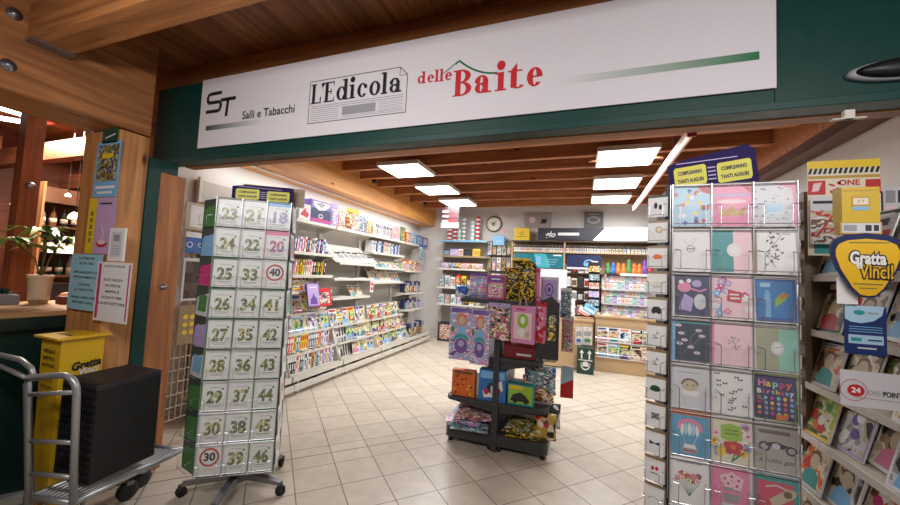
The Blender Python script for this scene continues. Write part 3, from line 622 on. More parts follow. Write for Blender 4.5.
# top shelf toys
def put(o, loc, rz, label, cat, group=None, name=None):
    o.location = loc; o.rotation_euler = (0, 0, rz); return tag(o, label, cat, group)
def lt(py, px, z):  # y on the left wall for a pixel column
    return PX(px, py, X(.25)).y
TOP = 2.187
def fr_bag(m):
    m.rect(-.2, .02, .2, .06, 0, C('magenta')); m.rect(-.2, .06, .2, .2, 0, C('navy')); m.poly([(-.16, .24), (-.05, .18), (.08, .2), (.18, .26), (.18, .3), (-.16, .3)], -.0002, C('white')); m.ring(0, .1, .05, .03, .04, .02, -.0004, C('white')); m.poly([(-.12, .27), (.0, .22), (.1, .27), (.02, .3)], -.0005, C('grey'))
y = lt(208, 306, 2)
b_ = pack('bagged_game', .42, .16, .32, mat('violet_box', (112, 92, 170), .3), fr_bag); put(b_, (X(.3), y+.25, TOP), L90, 'large purple and white boxed toy with magenta stripe on the top shelf at left', 'toy box')
x_ = [('toy_box', .24, .14, .2, 'white', 1, 'white and red toy box at the near end of the top shelf'), ('toy_box', .22, .14, .22, 'palegrey', 4, 'pale boxed toy with pink print, second from the near end of the top shelf')]
ys = [y-.33, y-.07]
for (n, w_, d_, h_, c_, bi, lb), yy in zip(x_, ys):
    o = pack(n, w_, d_, h_, C(c_), (lambda m, w_=w_, h_=h_, bi=bi: (m.rect(-w_*.44, h_*.08, w_*.44, h_*.6, 0, C('white')), m.poly([(-w_*.4, h_*.3), (0, h_*.75), (w_*.4, h_*.4), (w_*.2, h_*.15)], -.0003, C('red')), m.disc(w_*.2, h_*.65, .03, .03, -.0005, C('palepink'))))); put(o, (X(.3), yy, TOP), L90, lb, 'toy box', 'toy boxes on the top shelf')
seq = [('pouch_toy', 0, .17, .3, 'lilac patterned toy pouch'), ('pouch_toy', 7, .19, .28, 'brown patterned toy pouch'), ('pouch_toy', 1, .17, .3, 'red and yellow toy pouch'), ('pouch_toy', 4, .18, .3, 'pink doll toy pouch'), ('pouch_toy', 2, .22, .28, 'blue and white toy pouch'), ('pouch_toy', 1, .2, .24, 'orange and white toy pouch')]
yy = y+.58
for i, (n, bi, w_, h_, lb) in enumerate(seq):
    o = puffy(n, w_, h_, .07, BUSY[bi], C(('lilac', 'cream', 'yellow', 'yellow', 'white', 'white')[i])); put(o, (X(.27), yy, TOP), L90, lb+', top shelf, %s after the purple box' % ORD[i], 'toy', 'pouched toys on the top shelf'); yy += w_+.015
yy = 6.36
for i, (bi, c_, w_, h_, lb) in enumerate(((4, 'palepink', .3, .3, 'pink and pale-blue'), (3, 'green', .22, .3, 'green framed'), (1, 'orange', .2, .22, 'orange'), (2, 'skyblue', .3, .24, 'light blue'), (2, 'blue', .34, .22, 'deep blue'), (0, 'navy', .3, .2, 'navy'))):
    o = pack('toy_box', w_, .1, h_, C(c_), (lambda m, w_=w_, h_=h_, bi=bi: m.rect(-w_*.42, h_*.1, w_*.42, h_*.86, 0, BUSY[bi]))); put(o, (X(.3), yy+w_/2, TOP), L90, lb+' toy box at the far end of the top shelf, %s of six' % ORD[i], 'toy box', 'toy boxes at the far end of the top shelf'); yy += w_+.01
    if i == 1: yy = 6.95
g = 'toys on the farthest left bay'
for z, d, h_, n in ((1.585, .3, .24, 6), (1.105, .36, .24, 7), (.755, .38, .22, 7), (.175, .5, .3, 6), (1.585, .2, .42, 4)):
    yy = 6.93
    for i in range(n):
        w_ = .78/n; bi = R.randrange(8); k = (('cream', 'orange') if z > 1.5 else ('navy', 'grey', 'black', 'purple'))[i % 2]
        if d == .2: continue
        o = pack('toy_box', w_*.92, .12, h_*R.uniform(.75, 1), C(k), (lambda m, w_=w_, h_=h_, bi=bi: m.rect(-w_*.4, h_*.06, w_*.4, h_*.6, 0, BUSY[bi]))); put(o, (X(d-.02), yy+w_/2, z+.001), L90, '%s toy box, %s from left, %s shelf of the farthest left bay' % (k, ORD[i], {1.585: 'upper', 1.105: 'middle', .755: 'lower', .175: 'bottom'}[z]), 'toy box', g); yy += w_
o = puffy('hanging_toy', .34, .3, .06, BUSY[2], C('blue')); put(o, (X(.42), 7.55, 1.83), L90, 'blue and silver bagged toys hanging high at the far end of the left wall', 'toy')
e = empty('flyer_stack', (X(.36), 5.585, 1.16), 0, 'narrow pink and white leaflet hanging on the upright between the third and fourth bays', 'leaflet'); m = MB(); m.box(0, -.05, 0, .01, .05, .22, C('palepink')); m.build('card', e); m = MB(); m.box(.0102, -.03, .04, .011, .03, .09, C('red')); m.box(.0102, -.03, .12, .011, .03, .17, C('red')); m.build('print', e)
# newspapers/boxes under base shelves
for i, (yy, c_) in enumerate(((4.25, 'dark'), (4.62, 'cream'), (5.2, 'kraft'), (6.1, 'white'), (7.0, 'dark'))):
    m = MB(); m.box(0, 0, 0, .25, .2, .1, C(c_)); m.box(.02, .02, .1, .23, .18, .112, C('grey')); tag(m.build('storage_box', loc=(X(.2), yy, .001)), '%s low box pushed under the base shelf, %s from the near end' % (c_, ORD[i]), 'box', 'boxes under the left shelving')
# hanging red-white flag board above the back left corner
p = PY(450, 218, 6.9); e = empty('hanging_banner', (p.x, 6.9, p.z), 0, 'small hanging banner of red and white stripes under the ceiling at the back left', 'banner')
m = MB(); m.box(-.19, 0, -.2, .19, .01, .23, C('dark')); m.build('board', e)
m = MB()
for k in range(3): m.rect(-.17, -.08+k*.1, .17, -.03+k*.1, 0, C('red')); m.rect(-.17, -.08+k*.1, -.04, -.05+k*.1, -.0004, C('white'))
m.rect(-.19, -.2, .19, -.1, -.0003, C('white')); m.build('stripes', e, (0, -.0008, 0))
# ================================================================== number-card stand (left)
A = PZ(193, 478, .17); 
ANG = math.radians(36)
NS = empty('card_stand', (A.x, A.y, 0), ANG, 'tall narrow wheeled rack of birthday number cards standing at the left of the entrance', 'card rack')
# local: x along the front face (0..FW), front faces -y, body behind
FW, PT, ZB = .46, .203, .17
B_loc = lambda p: Matrix.Rotation(-ANG, 4, 'Z') @ (p-Vector((A.x, A.y, 0)))
m = MB(); m.box(.0, .03, ZB-.03, FW, .33, ZB-.01, STEEL); m.box(.2, .16, .1, .26, .2, 1.98, STEEL); m.build('post', NS)
m = MB(); m.box(-.005, .035, ZB-.01, FW+.005, .042, ZB+9*PT-.01, mat('rack_back', (60, 74, 70), .5)); m.box(FW-.006, .04, ZB-.01, FW, .33, ZB+9*PT, _M['rack_back']); m.build('backing', NS)
def wire_pocket(w, h=.06, d=.03):
    m = MB(); r = .0016
    for x in (-w*.32, w*.32):
        m.tube([(x-.012 if x < 0 else x+.012, .0, h*1.1), (x, -d, h), (x, -d, .0), (x, .0, -.004)], r, CHROME, 5)
    m.tube([(-w*.46, -d, h*1.02), (-w*.32, -d, h), (-w*.32, -d, h)], r, CHROME, 5); m.tube([(w*.32, -d, h), (w*.46, -d, h*1.02)], r, CHROME, 5)
    m.tube([(-w*.48, -d*.9, .002), (w*.48, -d*.9, .002)], r, CHROME, 5)
    return m
def star_base(e, cx, cy, rad, n, a0, z=.07):
    m = MB(); m.lathe([(.05, z-.02), (.05, z+.06), (.028, z+.12)], (cx, cy, 0), STEEL, 16)
    for k in range(n):
        a = a0+2*PI*k/n; c, s = math.cos(a), math.sin(a); nx, ny = -s*.025, c*.025
        x0, y0, x1, y1 = cx+c*.03, cy+s*.03, cx+c*rad, cy+s*rad
        m.hexa([(x0-nx, y0-ny, z), (x1-nx*.7, y1-ny*.7, z), (x1+nx*.7, y1+ny*.7, z), (x0+nx, y0+ny, z), (x0-nx, y0-ny, z+.05), (x1-nx*.7, y1-ny*.7, z+.02), (x1+nx*.7, y1+ny*.7, z+.02), (x0+nx, y0+ny, z+.05)], STEEL)
    m.build('star_base', e)
    for k in range(n):
        a = a0+2*PI*k/n; m = MB(); m.lathe([(.012, -.014), (.032, -.014), (.032, .014), (.012, .014)], (0, 0, 0), C('black'), 16, 'y'); f_ = MB(); f_.box(-.014, -.02, .02, .014, .02, .04, C('dark')); f_.box(-.006, -.02, -.005, .006, -.0155, .03, C('dark'))
        cs = f_.build('caster', e, (cx+rad*math.cos(a), cy+rad*math.sin(a), .033), (0, 0, a+.6)); m.build('wheel', cs)
star_base(NS, .23, .16, .33, 5, math.radians(-100))
for c in range(3):
    for r in range(9): wire_pocket(.148).build('wire_pocket', NS, (FW*(c+.5)/3, .012, ZB+r*PT+.012))
m = MB()
for c in range(4): m.tube([(FW*c/3, .0, ZB-.02), (FW*c/3, .0, ZB+9*PT)], .0022, CHROME, 5)
for r in range(10): m.tube([(-.002, .001, ZB+r*PT-.006), (FW+.002, .001, ZB+r*PT-.006)], .0018, CHROME, 5)
m.build('wire_frame', NS)
# slanting left side column
SA = math.radians(-62)   # direction of the left side face, from the front-left corner backwards
SD = .2
sv = Vector((-math.cos(math.radians(50)), math.sin(math.radians(50)), 0))
m = MB(); m.hexa([(0-.004, .036, ZB-.01), (-.004, .04, ZB-.01), (sv.x*SD, .04+sv.y*SD, ZB-.01), (sv.x*SD-.005, .034+sv.y*SD, ZB-.01)] + [(0-.004, .036, ZB+9*PT-.01), (-.004, .04, ZB+9*PT-.01), (sv.x*SD, .04+sv.y*SD, ZB+9*PT-.01), (sv.x*SD-.005, .034+sv.y*SD, ZB+9*PT-.01)], _M['rack_back']); m.build('backing', NS)
sideang = math.atan2(-sv.y, -sv.x)   # local x axis of side cards runs from back to the corner
MW = Matrix.Translation((A.x, A.y, 0)) @ Matrix.Rotation(ANG, 4, 'Z')
for r in range(9):
    o = wire_pocket(.17).build('wire_pocket', NS); o.matrix_local = Matrix.Translation((sv.x*SD*.5-.012, .03+sv.y*SD*.5-.01, ZB+r*PT+.012)) @ Matrix.Rotation(sideang, 4, 'Z')
OL = mat('camo_ink', (124, 122, 58), .5); GN = mat('number_ink', (70, 96, 66), .5)
nums = [['30', '29', '28', '27', '26', '25', '24', '23'][::-1], [], []]
COL1 = ['23', '24', '25', '26', '27', '28', '29', '30', '*30']; COL2 = ['21', '22', '33', '34', '35', '36', '37', '38', '39']; COL3 = ['18', '20', '*40', '41', '42', '43', '44', '45', '46']
EDG = {0: ['grey', 'palegrey', 'green', 'green', 'green', 'green', 'green', 'palegrey', 'palegrey'], 1: ['palegrey', 'palegrey', 'palegrey', 'palegrey', 'green', 'palegrey', 'palegrey', 'palegrey', 'palegrey'], 2: ['skyblue', 'pink', 'white', 'green', 'green', 'green', 'green', 'green', 'green']}
INKS = {0: 'g', 1: 'o', 2: 'g'}
CW = .146; CHh = .186
cardpaper = mat('number_card', (226, 228, 224), .4)
def art_ink(c, r):
    if c == 2 and r == 0: return C('blue')
    if c == 2 and r == 1: return C('magenta')
    return (GN, OL)[(c+r) % 2] if c != 1 else (OL if r % 2 == 0 else GN)
for c, L in enumerate((COL1, COL2, COL3)):
    for r, t in enumerate(L):
        z = ZB+(8-r)*PT; m = MB(); m.box(-CW/2, 0, 0, CW/2, .003, CHh, cardpaper); m.box(-CW/2-.008, .0032, .004, CW/2-.002, .006, CHh+.015, C(EDG[c][r]))
        y = -.0006
        if t[0] == '*':
            m.ring(0, .11, .058, .058, .045, .045, y, C('red'), 28); m.text(t[1:], 0, .11, .068, y, INK, bold=.003); m.text('AUGURI', 0, .035, .016, y, C('red'))
        else:
            m.text(t, 0, .085, .105, y, art_ink(c, r), bold=.0045, width=.092); m.text(t, .0, .085, .1, y-.0003, art('camo_%d' % (c == 2 and r < 2), [(120, 124, 50), (60, 84, 60), (206, 196, 110), (86, 104, 60)] if not (c == 2 and r < 2) else [(150, 70, 110), (80, 96, 160), (210, 150, 180)], 70), bold=.0012, width=.084); 
            m.rect(-.03, .15, .04, .153, y, C('grey')); m.rect(-.04, .035, .04, .04, y, C('grey')); m.rect(-.03, .026, .03, .029, y, C('grey')); m.disc(.045, .14, .007, .007, y, C('darkgreen'), 8)
            if r == 0 and c == 2 or (c == 2 and r == 1): m.rect(-CW/2, CHh-.02, CW/2, CHh, y, C(EDG[c][r]))
        o = m.build('birthday_card'); o.matrix_basis = MW @ Matrix.Translation((FW*(c+.5)/3, .013, z+.002)) @ Matrix.Rotation(-.06, 4, 'X')
        sign = t[0] == '*'
        tag(o, ('white card with a red speed-limit ring around the number %s' % t[1:]) if sign else 'birthday number card printed %s, %s column of the left stand, %s from the top' % (t, ('left', 'middle', 'right')[c], ORD[r]), 'card', 'number birthday cards on the left stand')
        if 1:
            f = MB(); f.box(-CW/2-.001, 0, .002, CW/2+.001, .0006, CHh+.002, FILM); fo = f.build('clear_sleeve', o, (0, -.0035, 0))
SC_ = ['green', 'skyblue', 'magenta', 'palegrey', 'lilac', 'palegrey', 'green', 'green', 'green']
for r in range(9):
    z = ZB+(8-r)*PT; m = MB(); m.box(-.085, 0, 0, .085, .004, .188, C(SC_[r])); m.rect(-.06, .03, .06, .14, -.0006, C(SC_[(r+5) % 9] if r in (3, 5) else SC_[r])); m.rect(-.08, .17, .08, .18, -.0006, cardpaper)
    o = m.build('envelope_card'); o.matrix_basis = MW @ Matrix.Translation((sv.x*SD*.5-.006, .03+sv.y*SD*.5-.004, z+.002)) @ Matrix.Rotation(sideang, 4, 'Z') @ Matrix.Rotation(-.05, 4, 'X')
    tag(o, '%s card on the left side of the number-card stand, %s from the top' % (SC_[r], ORD[r]), 'card', 'cards on the side of the left stand')
SIDEC = 1
for r in range(9):
    z = ZB+(8-r)*PT; m = MB(); m.box(-.075, 0, 0, .075, .004, .185, cardpaper); m.rect(-.06, .02, .06, .16, -.0006, C(('palegrey', 'pink', 'white', 'mint', 'palegrey', 'white', 'palepink', 'palegrey', 'white')[r])); m.disc(0, .1, .03, .03, -.0009, C('grey'), 12)
    o = m.build('envelope_card'); o.matrix_basis = MW @ Matrix.Translation((FW+.012, .14, z+.002)) @ Matrix.Rotation(PI/2, 4, 'Z') @ Matrix.Rotation(-.05, 4, 'X')
    tag(o, 'pale card on the right flank of the number-card stand, %s from the top' % ORD[r], 'card', 'cards on the right flank of the left stand')
PURP = mat('banner_purple', (42, 30, 84), .7, spec=.2); LIME = mat('tag_yellow', (214, 206, 44), .45)
def header(parent, w, h, loc, slope=0):
    m = MB(); m.prism([(-w/2, 0), (w/2, 0), (w/2, h*.97), (w*.42, h+slope), (-w*.3, h*.93), (-w/2, h*.8)], 0, .012, PURP); hb = m.build('header_board', parent, loc)
    for sx in (-1, 1):
        x = sx*w*.25; m = MB(); q = w*.19; m.poly([(x-q, h*.12), (x-q*.9, h*.06), (x+q*.9, h*.1), (x+q, h*.2), (x+q, h*.66), (x+q*.9, h*.72), (x-q*.9, h*.68), (x-q, h*.6)], -.0008, LIME)
        m.text('COMPLEANNO', x, h*.5, h*.16, -.0014, INK, bold=.001, width=q*1.5, rot=.04); m.text('TANTI AUGURI', x, h*.25, h*.16, -.0014, INK, bold=.001, width=q*1.6, rot=.04)
        m.build('yellow_tag', hb)
    m = MB(); m.rect(-w*.4, h*.8, w*.3, h*.83, -.0008, C('lilac'))
    for k in range(4): m.rect(-w*.045, h*(.2+.12*k), w*.045, h*(.24+.12*k), -.0008, C('lilac'))
    m.build('print', hb)
header(NS, .40, .12, (.25, .12, ZB+9*PT+.005))
m = MB(); m.box(.1, .2, ZB+9*PT, .52, .212, ZB+9*PT+.14, C('kraft')); m.build('header_back', NS)

# ================================================================== greeting-card rack (right)
RX0, RX1, RY, RZ = .352, .762, 1.7, 1.965
RK = empty('card_stand', (RX0, RY, 0), 0, 'tall greeting card rack with purple birthday banner standing at the right of the entrance', 'card rack')
RW = RX1-RX0; RP = .1815; NR = 9
m = MB(); m.box(0, .03, .2, RW, .036, RZ-.005, mat('rack_dark', (46, 36, 60), .4)); m.box(RW-.004, .03, .2, RW+.004, .3, RZ, C('kraft')); m.box(-.004, .03, .2, .004, .3, RZ, C('dark')); m.build('backing', RK)
m = MB(); m.box(.18, .14, .08, .22, .18, 1.96, STEEL); m.build('post', RK); star_base(RK, .2, .16, .3, 5, .3)
m = MB()
for c in range(4): m.tube([(RW*c/3, .004, .2), (RW*c/3, .004, RZ)], .0024, CHROME, 5)
for r in range(NR+1): m.tube([(-.002, .004, RZ-r*RP-.01), (RW+.002, .004, RZ-r*RP-.01)], .002, CHROME, 5)
m.build('wire_frame', RK)
for r in range(NR):
    for c in range(3): wire_pocket(.135, .075, .028).build('wire_pocket', RK, (RW*(c+.5)/3, .006, RZ-(r+1)*RP+.012))
header(RK, .31, .135, (.155, .05, RZ+.0), .02)
for q in RK.children:
    if q.name.split('.')[0] == 'header_board': q.rotation_euler = (0, -.1, 0)
KW, KH = .134, .175
def flower(m, x, z, r, y, pet, ctr, n=5):
    for k in range(n): a = 2*PI*k/n+.3; m.disc(x+r*.6*math.cos(a), z+r*.6*math.sin(a), r*.42, r*.42, y, pet, 8)
    m.disc(x, z, r*.3, r*.3, y-.0003, ctr, 8)
def d_balloons(m, y):
    m.rect(-.06, .004, .06, .164, y, C('lightblue'))
    q = random.Random(3)
    for i in range(22): x, z = q.uniform(-.052, .052), q.uniform(.012, .155); m.disc(x, z, .007, .009, y-.0003, C(('orange', 'yellow', 'blue', 'red', 'white')[i % 5]), 9); m.rect(x-.0006, z-.02, x+.0006, z-.009, y-.0002, C('grey'))
    m.poly([(.02, .164), (.06, .164), (.06, .13), (.035, .14)], y-.0004, C('red'))
def d_crown(m, y):
    m.rect(-.06, .004, .06, .164, y, C('pink')); m.poly([(-.035, .045), (.035, .045), (.042, .08), (.02, .06), (0, .085), (-.02, .06), (-.042, .08)], y-.0003, C('gold')); m.disc(0, .1, .045, .008, y-.0002, C('palepink')); m.rect(-.05, .12, .05, .13, y-.0003, C('lilac')); m.poly([(.03, .164), (.06, .164), (.06, .13)], y-.0004, C('red'))
def d_confetti(m, y):
    m.rect(-.06, .004, .052, .164, y, C('palegrey')); m.rect(.053, .004, .062, .164, y, C('pink')); q = random.Random(5)
    for i in range(26): x, z = q.uniform(-.055, .045), q.uniform(.012, .155); m.disc(x, z, .005, .003, y-.0003, C(('mint', 'skyblue', 'grey', 'blue', 'red')[i % 5]), 6)
    m.rect(-.022, .055, .022, .09, y-.0004, C('lightblue')); m.poly([(.0, .164), (.06, .164), (.06, .14)], y-.0004, C('pink'))
def d_emblem(m, y): m.ring(0, .09, .014, .014, .011, .011, y, C('grey'), 16); m.stroke([(-.012, .09), (.012, .09)], .003, y-.0002, INK); m.stroke([(-.03, .13), (.0, .1), (.02, .135)], .001, y, C('grey'))
def d_badge(m, y): m.rect(-.06, .004, .006, .164, y, C('teal')); m.rect(.006, .004, .06, .164, y, C('palepink')); m.disc(.008, .088, .022, .026, y-.0004, C('white')); m.ring(.008, .088, .017, .02, .015, .018, y-.0006, C('palepink'))
def ink_floral(m, y, ink, cx=0, cz=.1, s=1):
    q = random.Random(int(cx*1e4+cz*1e4+s*10))
    m.stroke([(cx-.03*s, cz-.05*s), (cx-.005*s, cz-.01*s), (cx+.02*s, cz+.03*s)], .0012, y, ink); m.stroke([(cx+.02*s, cz-.045*s), (cx, cz-.015*s), (cx-.02*s, cz+.03*s)], .0012, y, ink)
    for i in range(12):
        x, z = cx+q.uniform(-.035, .035)*s, cz+q.uniform(-.045, .04)*s; a = q.uniform(0, PI); l = .008*s
        m.poly([(x-l*math.cos(a), z-l*math.sin(a)), (x+.003*math.sin(a), z-.003*math.cos(a)), (x+l*math.cos(a), z+l*math.sin(a)), (x-.003*math.sin(a), z+.003*math.cos(a))], y-.0001*i/3, ink)
def d_blackfloral(m, y): ink_floral(m, y, INK, 0, .12, .9); ink_floral(m, y, C('dark'), -.01, .055, .6); m.rect(-.064, .004, -.052, .164, y, C('kraft')); m.rect(.02, .15, .045, .153, y, C('grey'))
def d_stars(m, y):
    m.rect(-.06, .004, .06, .164, y, C('navy')); m.disc(-.02, .115, .022, .02, y-.0003, C('pink')); m.disc(-.03, .135, .008, .008, y-.0005, C('white')); m.disc(-.005, .14, .008, .008, y-.0005, C('white')); m.disc(.02, .13, .016, .014, y-.0004, C('lilac')); m.poly([(-.04, .03), (.0, .02), (.01, .07), (-.02, .09)], y-.0004, C('lilac')); m.disc(.03, .06, .02, .03, y-.0004, C('palegrey')); m.stroke([(.0, .11), (.03, .1), (.05, .11)], .006, y-.0005, C('pink')); m.rect(-.06, .004, -.052, .164, y-.0006, C('palegrey'))
def d_bouquet(m, y):
    m.rect(-.06, .004, .06, .164, y, C('palepink')); q = random.Random(8)
    for i in range(20): flower(m, q.uniform(-.05, .05), q.uniform(.015, .15), .013, y-.0002-.00005*i, C(('pink', 'magenta', 'skyblue', 'white', 'lilac')[i % 5]), C('white'))
    m.hexa([(-.012, y-.002, .07), (.028, y-.002, .064), (.03, y-.0015, .105), (-.01, y-.0015, .112)]*1+[(-.012, y-.0025, .07), (.028, y-.0025, .064), (.03, y-.0025, .105), (-.01, y-.0025, .112)], C('red')); m.rect(-.006, .092, .022, .098, y-.003, C('white')); m.rect(-.004, .078, .024, .084, y-.003, C('white'))
def d_parrot(m, y):
    m.rect(-.055, .004, .06, .158, y, C('blue')); m.rect(-.05, .02, .05, .15, y-.0002, mat('card_blue', (62, 134, 196), .3)); m.poly([(-.03, .02), (-.012, .02), (-.012, .1), (-.017, .12), (-.025, .12), (-.03, .1)], y-.0004, C('skyblue')); m.poly([(.0, .055), (.03, .085), (.04, .105), (.02, .11), (.0, .085)], y-.0004, C('lime')); m.poly([(.015, .085), (.035, .1), (.03, .112), (.015, .1)], y-.0006, C('orange')); m.rect(-.04, .13, -.012, .145, y-.0004, C('lightblue'))
def d_whiteflowers(m, y):
    m.rect(-.06, .004, .06, .164, y, mat('card_navy', (32, 46, 72), .35)); m.rect(-.062, .004, -.05, .164, y-.0002, C('skyblue')); m.rect(-.06, .15, .06, .158, y-.0002, C('teal'))
    for x, z in ((-.03, .11), (.025, .125), (.035, .105), (-.02, .085), (-.035, .07), (.02, .04), (-.04, .14), (.0, .06)): m.disc(x, z, .011, .006, y-.0004, C('palegrey'), 10); m.disc(x, z, .004, .003, y-.0006, C('pink'), 6)
    m.stroke([(-.03, .03), (0, .06), (.0, .1), (.02, .12)], .0012, y-.0003, C('grey')); m.stroke([(.0, .06), (.03, .1)], .0012, y-.0003, C('grey'))
def d_pinkink(m, y): m.rect(-.06, .004, .06, .16, y, C('palepink')); m.rect(-.063, .004, -.054, .164, y-.0002, C('pink')); ink_floral(m, y-.0004, C('grey'), .012, .09, .6)
def d_halves(m, y): m.rect(-.055, .004, .01, .155, y, mat('sage', (166, 170, 140), .4)); m.rect(.01, .004, .06, .155, y, C('mint')); m.disc(.005, .085, .018, .024, y-.0004, C('white')); m.ring(.005, .085, .015, .02, .0135, .0185, y-.0006, C('grey'), 16); m.stroke([(-.005, .085), (.015, .09)], .0015, y-.0007, C('dark'))
def d_baby(m, y): m.rect(-.06, .004, .06, .16, y, C('palegrey')); m.disc(.0, .09, .026, .022, y-.0003, C('beige')); m.ring(0, .09, .028, .026, .022, .019, y-.0005, C('brown'), 16, .1, PI); m.disc(-.008, .09, .003, .003, y-.0006, INK, 6); m.disc(.01, .09, .003, .003, y-.0006, INK, 6); m.rect(-.04, .135, .03, .138, y-.0002, C('grey')); m.poly([(-.02, .05), (.02, .05), (.03, .07), (-.03, .07)], y-.0002, C('white'))
def d_butterflies(m, y):
    q = random.Random(11)
    for i in range(16):
        x, z = q.uniform(-.045, .045), .02+i*.0085; m.poly([(x-.008, z+.005), (x, z), (x+.008, z+.005), (x+.005, z-.004), (x, z-.001), (x-.005, z-.004)], y-.0001*(i % 4), INK)
def d_birthday(m, y):
    m.rect(-.064, .004, .064, .168, y, C('lime')); m.rect(-.06, .008, .059, .164, y-.0002, mat('card_indigo', (44, 42, 96), .35))
    for i, ch in enumerate('Happy'): m.text(ch, -.038+i*.019, .132, .032, y-.0005, C(('pink', 'yellow', 'mint', 'magenta', 'orange')[i]), bold=.001)
    for i, ch in enumerate('Birthday'): m.text(ch, -.046+i*.013, .103, .022, y-.0005, C(('white', 'orange', 'pink', 'mint', 'yellow', 'magenta', 'skyblue', 'white')[i]), bold=.0008)
    for r in range(4):
        for k in range(6): m.disc(-.046+k*.018, .082-r*.018, .0055, .0065, y-.0005, C(('orange', 'skyblue', 'magenta', 'mint', 'yellow', 'lilac')[(k+2*r) % 6]), 10)
    m.poly([(-.0, .01), (.03, .01), (.035, .03), (.0, .026)], y-.0007, C('orange'))
def d_airballoon(m, y):
    m.rect(-.06, .004, .06, .164, y, mat('card_airblue', (80, 156, 190), .35)); m.rect(-.06, .15, .06, .168, y-.0003, C('orange')); m.ring(0, .105, .04, .034, .028, .02, y-.0004, C('pink'), 24, -.3, PI+.3)
    for k in range(5): m.disc(-.024+k*.012, .1, .006, .024, y-.0003, C(('white', 'lightblue')[k % 2]), 10)
    m.stroke([(-.025, .08), (-.012, .045)], .0012, y-.0004, C('white')); m.stroke([(.025, .08), (.012, .045)], .0012, y-.0004, C('white')); m.poly([(-.016, .045), (.016, .045), (.022, .03), (-.022, .03)], y-.0005, C('white')); m.poly([(-.03, .028), (.03, .028), (.022, .012), (-.022, .012)], y-.0005, C('grey')); m.rect(-.02, .02, .02, .024, y-.0007, C('red'))
def d_label(m, y):
    m.rect(-.06, .004, .06, .164, y, C('cream')); q = random.Random(2)
    for i in range(16): flower(m, q.choice((-1, 1))*q.uniform(.028, .05), q.uniform(.015, .15), .014, y-.0002-.00004*i, C(('white', 'palepink', 'yellow', 'lilac', 'skyblue')[i % 5]), C('red'))
    flower(m, .005, .062, .03, y-.0012, C('red'), C('orange')); m.disc(-.03, .045, .014, .02, y-.001, C('yellow'), 10); m.poly([(-.03, .09), (.0, .08), (.032, .09), (.032, .135), (0, .145), (-.03, .135)], y-.0014, C('lime')); m.rect(-.02, .118, .022, .123, y-.0018, C('olive')); m.rect(-.02, .105, .022, .11, y-.0018, C('olive'))
    for a in (0, .8, 1.6): m.stroke([(.0, .01), (.02*math.cos(a)+.01, .04)], .004, y-.0004, C('green'))
def d_ride(m, y):
    m.rect(-.06, .004, .06, .164, y, mat('card_greige', (176, 170, 162), .5)); m.disc(-.045, .137, .004, .004, y-.0003, C('brown')); m.rect(-.045, .13, .04, .143, y-.0004, mat('bar_brown', (116, 100, 92), .5)); 
    m.ring(-.032, .085, .017, .017, .011, .011, y-.0004, C('navy'), 20); m.ring(.042, .08, .016, .016, .01, .01, y-.0004, C('navy'), 20); m.poly([(-.03, .09), (.02, .082), (.035, .095), (.0, .105), (-.02, .1)], y-.0006, C('dark')); m.disc(.0, .09, .012, .01, y-.0008, C('palegrey')); m.text('a tutto gas', .0, .04, .023, y-.0004, INK, shear=.3)
def d_whitebouquet(m, y):
    m.rect(-.04, .148, .04, .153, y, C('grey')); q = random.Random(4)
    for i in range(26): a = q.uniform(.0, PI); r = q.uniform(.0, .04); flower(m, r*math.cos(a), .085+r*.9*math.sin(a), .011, y-.0003-.00004*i, C(('pink', 'red', 'brown', 'cream', 'palepink')[i % 5]), C('gold'))
    for a in range(7): m.stroke([(-.036+a*.012, .09), (0, .03)], .0015, y-.0001, C('green'))
def d_pot(m, y):
    m.rect(-.06, .004, .06, .164, y, C('pink')); m.rect(.052, .004, .064, .168, y-.0002, C('palegrey'))
    for i, (x, z) in enumerate(((-.02, .12), (.0, .13), (.02, .12), (-.01, .105), (.015, .1))): flower(m, x, z, .016, y-.0004-.0001*i, C('palepink'), C('magenta'))
    m.poly([(-.025, .07), (.025, .07), (.018, .04), (-.018, .04)], y-.0004, C('grey')); m.poly([(-.03, .036), (.03, .036), (.022, .01), (-.022, .01)], y-.0004, C('palegrey')); m.rect(-.025, .08, .025, .09, y-.0006, C('grey'))
def d_ticket(m, y): m.rect(-.06, .004, .06, .164, y, C('teal')); m.rect(-.055, .01, .045, .14, y-.0002, mat('card_rose', (206, 66, 96), .4)); m.poly([(-.01, .05), (.05, .1), (.055, .12), (.03, .125), (-.02, .08)], y-.0004, C('beige')); m.stroke([(-.03, .12), (.0, .13), (.03, .12)], .005, y-.0004, C('palegrey')); m.disc(.03, .105, .012, .012, y-.0006, C('brown'))
def d_plain(m, y): m.rect(-.055, .01, .055, .158, y, C('lilac')); m.ring(0, .09, .03, .03, .026, .026, y-.0003, C('white')); m.stroke([(-.015, .09), (0, .07), (.02, .11)], .005, y-.0003, C('white'))
